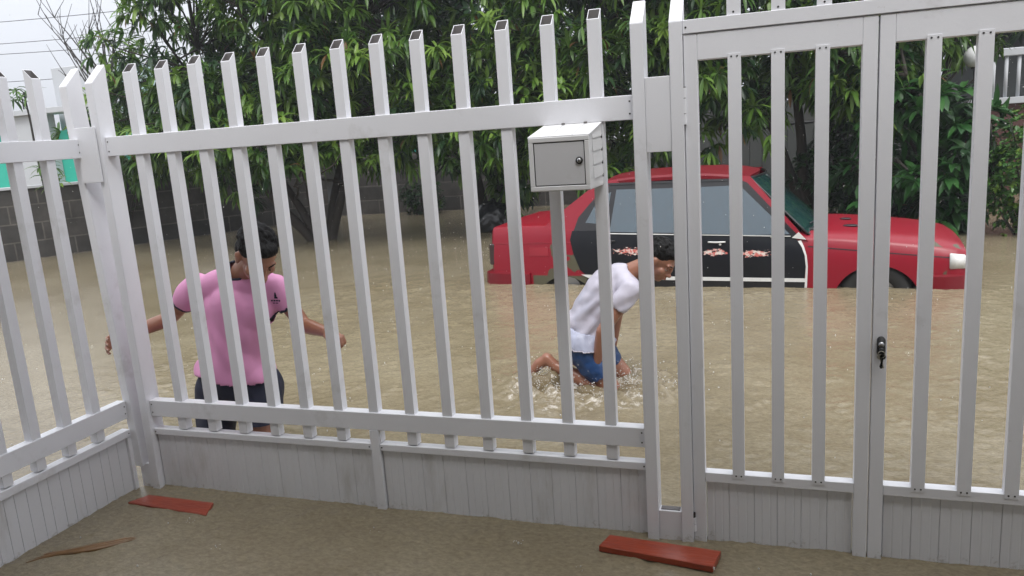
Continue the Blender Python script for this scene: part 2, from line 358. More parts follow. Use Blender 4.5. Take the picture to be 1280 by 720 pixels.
def panel_mb(edges, y0, z0, z1, depth=.006, axis='x', base=0., bead=True):
    """tongue-and-groove boards: narrow V grooves between boards and a shallow bead in each board"""
    prof = []
    for a, b in zip(edges[:-1], edges[1:]):
        w = b - a
        prof += [(a, -.0035), (a + .0018, 0)]
        if bead: prof += [(a + w * .33 - .004, .0), (a + w * .33, -.0011), (a + w * .38, .0008), (a + w * .66, .0008), (a + w * .69, -.0009), (a + w * .69 + .005, 0)]
        prof += [(b - .0018, 0)]
    prof.append((edges[-1], -.0035))
    q = MB(); vs = []; n = len(prof)
    for z in (z0, z1):
        for p, d in prof:
            vs.append((p, y0 - d, z) if axis == 'x' else (y0 + d, p, z))
    fs = [(i, i + 1, n + i + 1, n + i) if axis == 'x' else (i + 1, i, n + i, n + i + 1) for i in range(n - 1)]
    q.add(vs, fs)
    # back skin so that the board has thickness
    a, b = edges[0], edges[-1]
    if axis == 'x':
        q.add([(a, y0 + .02, z0), (b, y0 + .02, z0), (b, y0 + .02, z1), (a, y0 + .02, z1)], [(3, 2, 1, 0)])
    else:
        q.add([(y0 - .02, a, z0), (y0 - .02, b, z0), (y0 - .02, b, z1), (y0 - .02, a, z1)], [(0, 1, 2, 3)])
    return q

# ---- long fence between corner and gate
FF = empty('metal_fence', (-1.6, 0, 0)); FF.location = (0, 0, 0)
tag(FF, 'long white picket fence section running from the corner to the gate, mailbox mounted on it', 'fence')
for x0 in (-2.805, -.456):
    post_mb(x0, x0 + .043, -.02, .066, -.45, 1.872, .082).build('post', WT, FF)
for k in range(13):
    x0 = -2.616 + .1675 * k
    picket_mb(x0, x0 + .042, .006, .045, .303, 1.904 + rnd.uniform(-.003, .003), .038).build('picket', WT, FF)
def rail(name, x0, x1, z0, z1, parent, y0=0., y1=.048, scr=((.012, .25), (.012, .75)), both=True):
    q = MB(); q.box(x0, x1, y0, y1, z0, z1, 0, .002)
    for dx, fz in scr:
        for xx in ([x0 + dx, x1 - dx] if both else [x1 - dx]):
            q.disc((xx, y0 + .0002, z0 + (z1 - z0) * fz), (0, -1, 0), .0032, .0012, 8, 2)
    return q.build(name, WT, parent)
rail('upper_rail', -2.7615, -.4565, 1.56, 1.643, FF)
rail('lower_rail', -2.7615, -.4565, .360, .437, FF)
post_mb(-1.617, -1.575, -.001, .045, -.45, .3595, 0).build('short_post', WT, FF)
rail('cap_rail', -2.7615, -1.6175, .268, .298, FF, .002, .046, ((.008, .5),))
rail('cap_rail', -1.5745, -.4565, .268, .298, FF, .002, .046, ((.008, .5),))
def edges(a, b, w):
    n = max(1, round((b - a) / w)); r = [a]
    for i in range(1, n): r.append(a + (b - a) * i / n + rnd.uniform(-.006, .006))
    return r + [b]
panel_mb(edges(-2.758, -1.621, .092), .014, -.45, .267).build('board_panel', [M['panel']], FF)
panel_mb(edges(-1.571, -.460, .092), .014, -.45, .267).build('board_panel', [M['panel']], FF)

# ---- gate post tied to the fence with plates
GP = empty('gate_post'); tag(GP, 'white gate post with slanted top, joined to the fence end post by a flat plate', 'post')
post_mb(-.328, -.2855, -.02, .066, -.45, 1.864, .085).build('post', WT, GP)
bx('joint_plate', -.4125, -.3285, -.016, .03, 1.446, 1.695, WT, GP)
q = MB(); q.box(-.4125, -.3285, -.012, .03, -.45, .118, 0); q.box(-.405, -.335, -.004, .022, .1185, .1215, 1, .0005); q.build('joint_plate', WT, GP)

# ---- gate leaves
def leaf(x0, x1, pk, name, label, hinge):
    g = empty(name); tag(g, label, 'gate')
    bx('stile', x0, x0 + .0435, 0, .042, -.30, 1.819, WT, g)
    bx('stile', x1 - .0435, x1, 0, .042, -.30, 1.819, WT, g)
    a, b = x0 + .044, x1 - .044
    bx('upper_rail', a, b, .0, .042, 1.737, 1.819, WT, g)
    bx('middle_rail', a, b, .0, .042, .241, .278, WT, g)
    for p in pk:
        q = MB(); q.box(p, p + .0415, .0002, .030, .2785, 1.7365, 0)
        # the front face laps over both rails and is screwed to them
        q.box(p, p + .0415, -.0025, -.0003, .2635, 1.748, 0, .0004)
        for zz in (.2735, 1.739):
            for dx in (.012, .030): q.disc((p + dx, -.0026, zz), (0, -1, 0), .003, .001, 8, 2)
        q.build('picket', WT, g)
    panel_mb(edges(a + .003, b - .003, .087), .014, -.30, .240).build('board_panel', [M['panel']], g)
    return g
G1 = leaf(-.2835, .3035, [-.1435, -.009, .1245], 'gate', 'narrow white picket gate leaf hinged beside the joined posts, no lock on it', True)
q = MB()
for z0, z1 in ((1.532, 1.566), (1.568, 1.617), (1.619, 1.652)):
    q.tube([(-.2845, -.008, z0), (-.2845, -.008, z1)], .0085, 12, 0)
q.tube([(-.2845, -.008, 1.529), (-.2845, -.008, 1.655)], .006, 8, 2); q.build('hinge', WT, G1)
q = MB()
for z0, z1 in ((.075, .100), (.045, .072)): q.tube([(-.2845, -.008, z0), (-.2845, -.008, z1)], .0085, 12, 0)
q.tube([(-.2845, -.008, .10), (-.2845, -.008, .118)], .007, 8, 2); q.build('hinge', WT, G1)
G2 = leaf(.3085, 1.2935, [.4375 + .1375 * k for k in range(6)], 'gate', 'wide white picket gate leaf with the black lock on its stile', False)
q = MB()
def stadium(q, cx, cz, w, h, y0, y1, mi):
    pts = [(cx + w * math.cos(a), cz + (h - w) + w * math.sin(a)) for a in [math.pi * i / 8 for i in range(9)]] + [(cx + w * math.cos(a), cz - (h - w) + w * math.sin(a)) for a in [math.pi + math.pi * i / 8 for i in range(9)]]
    n = len(pts); q.add([(x, y0, z) for x, z in pts] + [(x, y1, z) for x, z in pts], [tuple(range(n)), tuple(range(2 * n - 1, n - 1, -1))] + [((k + 1) % n, k, n + k, n + (k + 1) % n) for k in range(n)], mi)
stadium(q, .3335, .772, .0125, .034, -.012, -.0003, 0)
q.tube([(.3335, -.016, .781), (.3335, -.012, .781)], .009, 14, 1)
q.tube([(.3335, -.024, .764), (.3335, -.012, .764)], .008, 14, 0)
lk = q.build('lock', [M['rubber'], M['steel']], G2, True)
# keys hanging in the lock
KY = empty('key_bunch', (.333, -.026, .757)); tag(KY, 'small bunch of keys hanging from the black gate lock', 'keys')
q = MB(); q.tube([(.011 * math.cos(a), 0, .011 * math.sin(a) - .006) for a in [2 * math.pi * i / 14 for i in range(15)]], .0013, 6); q.build('key_ring', [M['brass']], KY, True)
for dx, tilt in ((-.007, -.25), (.006, .12)):
    q = MB(); rt = Matrix.Rotation(tilt, 4, 'Y')
    def T(p): return rt @ Vector(p) + Vector((dx * .6, 0, -.014))
    q.tube([T((0, -.001, 0)), T((0, .001, 0))], .0095, 12)
    for (a, b_, c, d) in ((-.003, .003, -.040, -.006), (-.005, 0, -.036, -.030), (-.0045, 0, -.028, -.024)):
        q.add([T((x, y, z)) for z in (c, d) for y in (-.001, .001) for x in (a, b_)], [(0, 1, 3, 2), (4, 6, 7, 5), (0, 4, 5, 1), (2, 3, 7, 6), (0, 2, 6, 4), (1, 5, 7, 3)])
    q.build('key', [M['brass'] if dx < 0 else M['rubber']], KY)

# ---- header over the gate
HD = empty('gate_header'); tag(HD, 'white beam above the gate leaves carrying a row of upright pickets', 'gate frame')
q = MB(); q.box(-.2850, 1.298, -.004, .042, 1.8235, 1.867, 0)
q.disc((-.275, -.0042, 1.843), (0, -1, 0), .0032, .001, 8, 2); q.build('beam', WT, HD)
for k in range(9):
    x0 = -.145 + .1365 * k
    p = picket_mb(x0, x0 + .0425, .002, .042, 1.8675, 2.28, .04)
    p.disc((x0 + .021, .0018, 1.877), (0, -1, 0), .0032, .001, 8, 2); p.build('picket', WT, HD)
# far gate post, outside the picture's edge but holding the wide leaf
GP2 = empty('gate_post'); tag(GP2, 'white gate post beyond the wide gate leaf', 'post')
post_mb(1.2985, 1.341, -.02, .066, -.45, 1.864, .085).build('post', WT, GP2)

# ---- side fence running towards the viewer on the left
SF = empty('metal_fence'); tag(SF, 'short white picket fence section along the left side, meeting the corner', 'fence')
XS = -2.88
q = post_mb(-.0215, .0215, -.02, .066, -.9, .86, .082)
mt_ = Matrix.Translation((-2.897, 0, 1.01)) @ Matrix.Rotation(R(-2.1), 4, 'Y'); q.v = [tuple(mt_ @ Vector(p)) for p in q.v]; sp_ = q.build('post', WT, SF)
for k in range(12):
    yr = -.160 - .1537 * k
    picket_mb(XS - .046, XS - .006, yr - .042, yr, .303, 1.893, .04, 'x').build('picket', WT, SF)
def srail(name, y0, y1, z0, z1, xo=0., scr=2):
    q = MB(); q.box(XS - .048, XS + xo, y0, y1, z0, z1, 0, .002)
    for i in range(scr): q.disc((XS + xo - .0002, y1 - .012, z0 + (z1 - z0) * ((.3, .7)[i] if scr == 2 else .5)), (1, 0, 0), .0032, .0012, 8, 2)
    return q.build(name, WT, SF)
srail('upper_rail', -2.05, -.0212, 1.56, 1.643)
srail('lower_rail', -2.05, -.0212, .352, .437)
srail('cap_rail', -2.05, -.0212, .262, .297, 0, 1)
panel_mb(edges(-2.05, -.043, .053), XS - .016, -.45, .2615, axis='y', bead=False).build('board_panel', [M['panel']], SF)
bx('edge_strip', XS - .045, XS - .003, -.0425, -.0215, -.45, .2612, WT, SF)
post_mb(XS - .046, XS - .003, -2.14, -2.055, -.45, 1.872, 0).build('post', WT, SF)
# plates that tie the corner posts
CB = empty('corner_bracket'); tag(CB, 'white metal plates tying the two slanted corner posts together', 'bracket')
bx('joint_plate', -2.893, -2.781, -.032, -.0245, 1.452, 1.690, WT, CB)
bx('joint_plate', -2.876, -2.806, -.004, .04, -.45, .118, WT, CB)

# ---- mailbox
MBX = empty('mailbox', (-.673, -.1, 1.346)); tag(MBX, 'white metal letter box with a round lock mounted under the top rail of the fence', 'mailbox')
x0, x1, yf, yb_, zb_, zf_, zk = -.102, .102, -.10, .100, 0., .174, .209   # local to the empty
q = MB()
def plate(pts, th, nrm, mi=0):
    pts = [Vector(p) for p in pts]; nn = Vector(nrm) * th; n = len(pts)
    q.add(pts + [p - nn for p in pts], [tuple(range(n)), tuple(range(2 * n - 1, n - 1, -1))] + [((k + 1) % n, k, n + k, n + (k + 1) % n) for k in range(n)], mi)
plate([(x1, yf, zb_), (x1, yb_, zb_), (x1, yb_, zk), (x1, yf, zf_)], .003, (1, 0, 0))
plate([(x0, yb_, zb_), (x0, yf, zb_), (x0, yf, zf_), (x0, yb_, zk)], .003, (-1, 0, 0))
plate([(x0 + .0032, yf, zb_), (x0 + .0032, yb_, zb_), (x1 - .0032, yb_, zb_), (x1 - .0032, yf, zb_)][::-1], .003, (0, 0, 1))
plate([(x0 + .0032, yb_, zb_ + .0005), (x1 - .0032, yb_, zb_ + .0005), (x1 - .0032, yb_, zk - .001), (x0 + .0032, yb_, zk - .001)][::-1], .003, (0, 1, 0))
# pressed side slats, lapped like shingles
for zz in (.030, .075, .120, .163):
    plate([(x1 + .0032, yf + .045, zz), (x1 + .0032, yb_ - .012, zz + .004), (x1 + .0014, yb_ - .012, zz + .040 if zz < .15 else zz + .018), (x1 + .0014, yf + .045, zz + .038 if zz < .15 else zz + .014)], .0012, (1, 0, 0))
    q.box(x1 + .0004, x1 + .0036, yb_ - .011, yb_ - .005, zz - .004, zz + .008, 1, .0004)
body = q.build('box_body', [M['boxwhite'], M['rubber']], MBX)
q = MB()
sl = (zk - zf_) / (yb_ - yf)
def roofz(y): return zf_ + (y - yf) * sl
for a, b in ((x0 - .003, -.03), (-.028, .045), (.047, x1 + .003)):
    q.add([(a, yf - .004, roofz(yf - .004) + .001), (b, yf - .004, roofz(yf - .004) + .001), (b, yb_, roofz(yb_) + .001), (a, yb_, roofz(yb_) + .001), (a, yf - .004, roofz(yf - .004) + .005), (b, yf - .004, roofz(yf - .004) + .005), (b, yb_, roofz(yb_) + .005), (a, yb_, roofz(yb_) + .005)],
          [(3, 2, 1, 0), (4, 5, 6, 7), (0, 1, 5, 4), (1, 2, 6, 5), (2, 3, 7, 6), (3, 0, 4, 7)])
for a in (-.03, .05): q.box(a - .006, a + .006, yb_ - .014, yb_ - .006, roofz(yb_) + .004, roofz(yb_) + .010, 1, .001)
q.build('lid', [M['boxwhite'], M['inner']], MBX)
q = MB(); e = .0145
for (a, b, c, d) in ((x0 - .001, x1 + .001, zb_ - .001, zb_ + e), (x0 - .001, x1 + .001, zf_ - e, zf_ + .001), (x0 - .001, x0 + e, zb_ + e + .0004, zf_ - e - .0004), (x1 - e, x1 + .001, zb_ + e + .0004, zf_ - e - .0004)):
    q.box(a, b, yf - .007, yf - .0005, c, d, 0, .0015)
q.box(x0 + e, x1 - e, yf - .001, yf + .001, zb_ + e, zf_ - e, 1, 0)
q.build('front_frame', [M['boxwhite'], M['rubber']], MBX)
dr = bx('door', x0 + e + .0035, x1 - e - .0035, yf - .0045, yf - .0012, zb_ + e + .0035, zf_ - e - .0035, [M['boxdoor']], MBX)
q = MB(); q.tube([(.068, yf - .0046, .095), (.068, yf - .009, .095)], [.0125, .0115], 18, 0); q.tube([(.068, yf - .0091, .095), (.068, yf - .011, .095)], [.0075, .0070], 16, 1)
q.box(.0665, .0695, yf - .0116, yf - .0110, .090, .100, 0, 0); q.build('lock', [M['rubber'], M['steel']], dr, True)

# ---- floating red boards
def plank(name, pts, label, zt, th=.02):
    o = MB(); bm = bmesh.new()
    t = [bm.verts.new((x, y, zt + dz)) for x, y, dz in pts]; b = [bm.verts.new((x, y, zt + dz - th)) for x, y, dz in pts]
    bm.faces.new(t); bm.faces.new(b[::-1])
    for k in range(4): bm.faces.new((t[(k + 1) % 4], t[k], b[k], b[(k + 1) % 4]))
    bmesh.ops.recalc_face_normals(bm, faces=bm.faces[:])
    bmesh.ops.bevel(bm, geom=bm.edges[:], offset=.002, segments=1, affect='EDGES')
    o.bm(bm); r = o.build(name, [M['board']]); tag(r, label, 'board', 'red boards lying at the foot of the fence'); return r
plank('wooden_board', [(-2.345, -.205, -.004), (-2.385, -.105, 0), (-2.752, -.098, .002), (-2.80, -.18, 0)], 'short red board half sunk in the water at the fence corner', .010)
plank('wooden_board', [(-.202, -.214, .002), (-.182, -.105, .002), (-.592, -.072, .003), (-.618, -.150, -.002)], 'long red board floating at the foot of the gate post', .028, .024)
q = MB(); prev = None
for s in range(3):
    off = Vector((rnd.uniform(-.01, .01), (s - 1) * .020, 0)); pts = []; rr = []
    for i in range(10):
        t = i / 9
        pts.append(Vector((-2.82 + .34 * t, -.665 + .25 * t + .018 * math.sin(t * 7 + s), .0015 + .004 * math.sin(t * 3.1))) + off * (1 - t)); rr.append(.003 + .022 * math.sin(math.pi * min(1, t * 1.1 + .02)) * (.6 + .4 * rnd.random()))
    k = len(q.v)
    q.tube(pts, rr, 6)
dl = q.build('palm_leaf', [M['deadleaf']], None, True); dl.scale = (1, 1, .5); tag(dl, 'sodden orange brown palm leaf floating in the yard water near the left fence', 'leaf')

# ------------------------------------------------------------------ voxel-fused bodies
def fuse(name, caps, balls, mats, parent=None, voxel=.008, smooth=6, post=None, keep=None):
    """caps: (p0, r0, p1, r1) tapered limbs; balls: (centre, (rx,ry,rz), euler) ; fused to one continuous skin"""
    q = MB()
    for p0, r0, p1, r1 in caps:
        p0 = Vector(p0); p1 = Vector(p1); n = 6
        q.tube([p0.lerp(p1, i / n) for i in range(n + 1)], [r0 + (r1 - r0) * i / n for i in range(n + 1)], 18)
        q.ball(p0, r0 * 1.0, 0, 18, 12); q.ball(p1, r1 * 1.0, 0, 18, 12)
    for c, sc, eu in balls:
        rot = Matrix.Rotation(0, 3, 'X')
        if eu is not None:
            from mathutils import Euler
            rot = eu if isinstance(eu, Matrix) else Euler(eu).to_matrix()
        q.ball(c, 1.0, 0, 24, 16, sc, rot)
    o = q.build(name, [], None)
    m = o.modifiers.new('r', 'REMESH'); m.mode = 'VOXEL'; m.voxel_size = voxel; m.adaptivity = 0
    if smooth:
        s = o.modifiers.new('s', 'SMOOTH'); s.factor = .5; s.iterations = smooth
    dg = bpy.context.evaluated_depsgraph_get(); me = bpy.data.meshes.new_from_object(o.evaluated_get(dg)); old = o.data
    bpy.data.objects.remove(o); bpy.data.meshes.remove(old)
    if post:
        cs = [v.co.copy() for v in me.vertices]; ns = [v.normal.copy() for v in me.vertices]
        me.vertices.foreach_set('co', [x for c_, n_ in zip(cs, ns) for x in post(c_, n_)])
    if keep:
        bm = bmesh.new(); bm.from_mesh(me); bmesh.ops.delete(bm, geom=[f for f in bm.faces if not keep(f.calc_center_median())], context='FACES'); bm.to_mesh(me); bm.free()
    me.name = name
    me.materials.clear()
    return link(name, me, mats, parent, True)

def frame(fwd, up):
    f = Vector(fwd).normalized(); u = Vector(up); u = (u - f * u.dot(f)).normalized(); r = f.cross(u)   # r = the figure's right
    return Matrix((r, f, u)).transposed()   # columns: right, forward, up

def head_parts(c, B, s=1.0):
    """c centre of the head, B = right/forward/up frame. returns balls, caps"""
    c = Vector(c)
    def W(r, f, u): return c + B @ Vector((r, f, u)) * s
    E_ = B
    balls = [(W(0, -.012, .028), (.074 * s, .092 * s, .086 * s), E_), (W(0, .030, -.035), (.056 * s, .058 * s, .068 * s), E_),
             (W(0, .058, -.088), (.028 * s, .026 * s, .022 * s), E_), (W(0, .02, -.065), (.052 * s, .055 * s, .035 * s), E_),
             (W(0, .089, -.012), (.010 * s, .014 * s, .030 * s), E_), (W(0, .103, -.034), (.016 * s, .014 * s, .012 * s), E_),
             (W(.013, .093, -.038), (.010 * s, .010 * s, .009 * s), E_), (W(-.013, .093, -.038), (.010 * s, .010 * s, .009 * s), E_),
             (W(0, .070, .022), (.055 * s, .020 * s, .016 * s), E_),
             (W(.042, .052, -.028), (.022 * s, .024 * s, .022 * s), E_), (W(-.042, .052, -.028), (.022 * s, .024 * s, .022 * s), E_),
             (W(0, .086, -.060), (.024 * s, .013 * s, .008 * s), E_), (W(0, .083, -.071), (.021 * s, .012 * s, .008 * s), E_)]
    for sg in (-1, 1):
        balls.append((W(.078 * sg, -.008, -.010), (.009 * s, .020 * s, .032 * s), E_))
        balls.append((W(.083 * sg, -.014, .004), (.008 * s, .013 * s, .015 * s), E_))
    return W, balls

def hand_caps(wr, B, s=1.0, curl=(50, 60, 40), spread=.010, thumb=35, thumbside=1, fingers=(1, 1, 1, 1)):
    """B columns: side(right of the hand), forward (wrist->fingers), up = back of the hand. fingers curl towards -up"""
    wr = Vector(wr); caps = []; balls = []
    def W(p): return wr + B @ Vector(p) * s
    balls.append((W((0, .048, 0)), (.040 * s, .050 * s, .014 * s), B))
    balls.append((W((.022 * thumbside, .030, -.006)), (.018 * s, .030 * s, .014 * s), B))
    tips = []
    for i, (x, L) in enumerate(((.030, .070), (.010, .080), (-.010, .074), (-.029, .058))):
        x *= thumbside; p = Vector((x, .088 - abs(i - 1) * .003, .002)); a = 0; rr = .0092 - .0006 * i
        p0 = Vector((x * .8, .045, 0)); caps.append((W(p0), rr * s, W(p), rr * s * .98))
        dirx = math.sin(x * 3)
        for j, (fr, cu) in enumerate(zip((.45, .30, .25), curl)):
            a += math.radians(cu * fingers[i]); d = Vector((dirx * math.cos(a), math.cos(a), -math.sin(a)))
            pn = p + d * L * fr; caps.append((W(p), rr * (1 - .06 * j) * s, W(pn), rr * (.93 - .08 * j) * s)); p = pn
        tips.append((W(p), B @ d, B @ Vector((0, math.sin(a), math.cos(a)))))
    p = Vector((.030 * thumbside, .020, -.006)); a = math.radians(thumb)
    for L, rr, ad in ((.036, .0115, 0), (.030, .0105, 14), (.024, .009, 16)):
        d = Vector((math.sin(a) * thumbside, math.cos(a) * .9, -.35)).normalized(); pn = p + d * L; caps.append((W(p), rr * s, W(pn), rr * .92 * s)); p = pn; a -= math.radians(ad)
    return caps, balls, tips

def face_bits(W, B, par, skin, s=1.0):
    q = MB()
    for sg in (-1, 1):
        q.ball(W(.030 * sg, .067, -.004), .0115 * s, 0, 12, 8, rot=B); q.ball(W(.030 * sg, .0765, -.006), .0052 * s, 1, 10, 6, rot=B)
    q.build('eyes', [M['eye'], M['iris']], par, True) if False else None
    for sg in (-1, 1):
        e_ = MB(); e_.ball(W(.030 * sg, .068, -.004), .0112 * s, 0, 12, 8, rot=B); e_.ball(W(.030 * sg, .0775, -.007), .0048 * s, 1, 10, 6, rot=B); e_.build('eye', [M['eye'], M['iris']], par, True)
        l_ = MB(); l_.ball(W(.030 * sg, .0695, .002), .0128 * s, 0, 12, 8, (1, 1, .86), B); l_.build('eyelid', [skin], par, True)
        b_ = MB(); b_.tube([W((.014 + .036 * t) * sg, .089 - .018 * t * t, .020 + .007 * math.sin(t * 2.4)) for t in (0, .25, .5, .75, 1)], [.0025, .0036, .0036, .003, .0014], 6); b_.build('eyebrow', [M['hair']], par, True)
    m_ = MB(); m_.tube([W(.022 * t, .0985 - .006 * t * t, -.0655) for t in (-1, -.5, 0, .5, 1)], [.001, .0035, .004, .0035, .001], 6); m_.build('mouth', [M['lip']], par, True)

def hair(W, B, par, s=1.0, seed=1):
    rr = random.Random(seed)
    balls = [(W(0, -.020, .046), (.082 * s, .094 * s, .082 * s), B), (W(0, -.052, .000), (.077 * s, .062 * s, .070 * s), B), (W(0, .048, .088), (.056 * s, .040 * s, .030 * s), B)]
    for i in range(150):
        a = rr.uniform(0, 2 * math.pi); h = rr.uniform(-.05, 1); r_ = math.sqrt(max(0, 1 - h * h))
        f = r_ * math.sin(a)
        if h < .35 and f > .15: continue
        balls.append((W(.080 * r_ * math.cos(a), -.022 + .094 * f, .046 + .084 * h), (.008 * s, .013 * s, .008 * s), B))
    return fuse('hair', [], balls, [M['hair']], par, .005, 2)

# wrinkles: displaced along the normal
def wrinkler(amp, sc, ax=(1, 1, 1)):
    def f(co, n):
        p = Vector((co.x * ax[0], co.y * ax[1], co.z * ax[2])) * sc
        w = noise.noise(p) + .5 * noise.noise(p * 2.1)
        return co + n * amp * w
    return f

# ---- person in pink
P1 = empty('person', (-2.55, .42, -.5)); P1.location = (0, 0, 0)
tag(P1, 'person in pink shirt and navy shorts, head bowed, one hand on the corner post', 'person')
hip = Vector((-2.60, .46, .36)); nk = Vector((-2.435, .365, .995))
shR = Vector((-2.705, .37, .910)); shL = Vector((-2.300, .43, .885))
elR = Vector((-2.945, .40, .725)); wrR = Vector((-3.022, .150, .695))
elL = Vector((-2.215, .50, .675)); wrL = Vector((-1.985, .335, .690))
hc = Vector((-2.262, .270, 1.066))
BH = frame((.60, -.42, -.68), (.50, -.28, .82))
W1, hb = head_parts(hc, BH, 1.10)
body_c = [(hip + Vector((0, 0, .02)), .135, (-2.555, .43, .62), .120), ((-2.555, .43, .62), .120, (-2.49, .40, .82), .130),
          (shR + Vector((.03, .01, -.01)), .052, (-2.47, .385, .90), .070), (shL + Vector((-.03, 0, -.01)), .052, (-2.47, .385, .90), .070),
          (shR, .050, elR, .037), (elR, .038, elR.lerp(wrR, .3), .038), (elR.lerp(wrR, .3), .038, wrR, .024),
          (shL, .050, elL, .037), (elL, .038, elL.lerp(wrL, .3), .038), (elL.lerp(wrL, .3), .038, wrL, .025),
          (nk + Vector((0, .01, -.03)), .060, hc + BH @ Vector((0, -.03, -.05)), .052)]
hipR = hip + Vector((-.135, -.02, -.01)); hipL = hip + Vector((.095, .02, -.01))
knR = Vector((-2.765, .38, .02)); knL = Vector((-2.462, .36, .03)); anR = Vector((-2.77, .50, -.42)); anL = Vector((-2.44, .48, -.42))
for h_, k_, a_ in ((hipR, knR, anR), (hipL, knL, anL)):
    body_c += [(h_, .092, k_, .058), (k_, .057, k_.lerp(a_, .35), .055), (k_.lerp(a_, .35), .055, a_, .036), (a_ + Vector((0, 0, -.045)), .034, a_ + Vector((.05, -.16, -.055)), .026)]
# right hand closes on the corner post from behind: palm on its far left edge, fingers forward along its left side
BR_ = frame((.16, -.97, -.05), (-.97, -.18, .10))
hcR, hbR, tipR = hand_caps(wrR + Vector((.002, .0, .002)), BR_, 1.0, (14, 26, 22), thumb=22, thumbside=1)
BL_ = frame((.86, -.36, -.28), (.20, -.25, .95))
hcL, hbL, tipL = hand_caps(wrL, BL_, 1.0, (62, 66, 45), thumb=-12, thumbside=-1)
body1 = fuse('body', body_c + hcR + hcL, hb + hbR + hbL, [M['skin']], P1, .0058, 4)
face_bits(W1, BH, P1, M['skin'], 1.10); hair(W1, BH, P1, 1.08, 3)
for tp, d, up in tipR[:4] + tipL[:4]:
    q = MB(); q.ball(tp + up * .0062, .0062, 0, 10, 6, (.8, 1.15, .35), frame(d, up)); q.build('fingernail', [M['nail']], P1, True)
def sleeve(sh, el, t0, t1, r0, r1): return (sh.lerp(el, t0), r0, sh.lerp(el, t1), r1)
sh_c = [(hip + Vector((.01, -.01, .085)), .162, (-2.56, .43, .60), .146), ((-2.56, .43, .60), .146, (-2.50, .40, .80), .146),
        (shR + Vector((.04, .0, -.012)), .062, (-2.48, .385, .935), .086), (shL + Vector((-.03, 0, -.012)), .068, (-2.44, .385, .930), .082),
        sleeve(shR, elR, 0, .44, .058, .060), sleeve(shL, elL, 0, .34, .060, .062)]
dR = (elR - shR).normalized(); dL = (elL - shL).normalized(); spine = (nk - hip).normalized()
cR = shR.lerp(elR, .52); cL = shL.lerp(elL, .47)
def keep1(p):
    if (p - cR).dot(dR) > 0 and (p - cR).length < .13 and p.x < -2.74: return False
    if (p - cL).dot(dL) > 0 and (p - cL).length < .12 and p.x > -2.345: return False
    hem = .425 - .02 * math.sin((p.x + 2.6) * 9)
    if p.z < hem: return False
    d = p - (nk + Vector((.02, -.020, .01)))
    if d.z > -.045 + .25 * d.y and math.hypot(d.x * .95, d.y) < .080: return False
    return True
def wr1(co, n):
    co = wrinkler(.013, 8, (1, 1, .5))(co, n)
    # drag folds running from the left armpit to the hem
    t = (co.z - .45) / .45
    f = math.sin((co.x * .9 + co.z * .35) * 48 + 3.5 * noise.noise(co * 5)) * .006 * max(.15, min(1, 1.25 - t))
    return co + n * f
sh_b = [((-2.625, .45, .435), (.228, .150, .12), None), ((-2.595, .435, .60), (.195, .138, .16), None), ((-2.50, .405, .79), (.195, .135, .14), None)]
shirt1 = fuse('shirt', sh_c, sh_b, [M['pink']], P1, .008, 8, post=wr1, keep=keep1)
so = shirt1.modifiers.new('thick', 'SOLIDIFY'); so.thickness = .003; so.offset = 0
def ring(name, c, axis, r, rad, m, par, sq=(1, 1), seg=28, droop=None):
    a = Vector(axis).normalized(); u = a.orthogonal().normalized(); v = a.cross(u); q = MB()
    pts = [Vector(c) + u * r * sq[0] * math.cos(t) + v * r * sq[1] * math.sin(t) for t in [2 * math.pi * i / seg for i in range(seg + 1)]]
    q.tube(pts, rad, 6, cap=False); return q.build(name, [m], par, True)
def cloth_bvh(o):
    me = o.data; return BVHTree.FromPolygons([v.co.copy() for v in me.vertices], [tuple(p.vertices) for p in me.polygons])
bv = cloth_bvh(shirt1)
def boundary_trim(o, name, m, par, test, rad=.0055):
    """a piped edge that follows the open rim of the cloth"""
    bm = bmesh.new(); bm.from_mesh(o.data); q = MB(); es = [e for e in bm.edges if e.is_boundary and test((e.verts[0].co + e.verts[1].co) / 2)]
    for e in es:
        q.tube([e.verts[0].co, e.verts[1].co], rad, 5)
    bm.free()
    return q.build(name, [m], par, True) if es else None
boundary_trim(shirt1, 'collar_trim', M['navy'], P1, lambda p: p.z > .86 and -2.62 < p.x < -2.34, .0065)
boundary_trim(shirt1, 'cuff_trim', M['navy'], P1, lambda p: p.x < -2.74 and p.z > .6, .007)
boundary_trim(shirt1, 'cuff_trim', M['navy'], P1, lambda p: p.x > -2.33 and p.z > .6, .007)
# small navy chest emblem: a slim figure over a line of lettering
q = MB(); cam_pos = Vector((0, -2.726, 1.55))
def on_shirt(p):
    p = Vector(p); d = (p - cam_pos).normalized(); h = bv.ray_cast(cam_pos, d); return (h[0] - d * .003) if h[0] else p
ce = Vector((-2.258, .36, .845))
for dx, dz, w, h in ((0, .022, .007, .010), (0, .012, .012, .012), (.002, .002, .018, .008), (-.022, -.012, .010, .007), (-.008, -.012, .010, .008), (.006, -.012, .010, .007), (.019, -.013, .009, .007), (-.012, -.024, .012, .004), (.004, -.024, .014, .004)):
    c4 = [on_shirt(ce + Vector((dx + sx * w * .5, 0, dz + sz * h * .5))) for sx, sz in ((-1, -1), (1, -1), (1, 1), (-1, 1))]
    nn = Vector((0, .0012, 0)); q.add(c4 + [p + nn for p in c4], [(0, 1, 2, 3), (7, 6, 5, 4), (0, 4, 5, 1), (1, 5, 6, 2), (2, 6, 7, 3), (3, 7, 4, 0)])
q.build('emblem', [M['navy']], P1)
so_b = [((-2.625, .455, .37), (.210, .145, .10), None)]
so_c = [(hip + Vector((0, 0, .03)), .152, hip + Vector((0, 0, .09)), .148), (hipR, .118, hipR.lerp(knR, .78), .092), (hipL, .118, hipL.lerp(knL, .55), .102)]
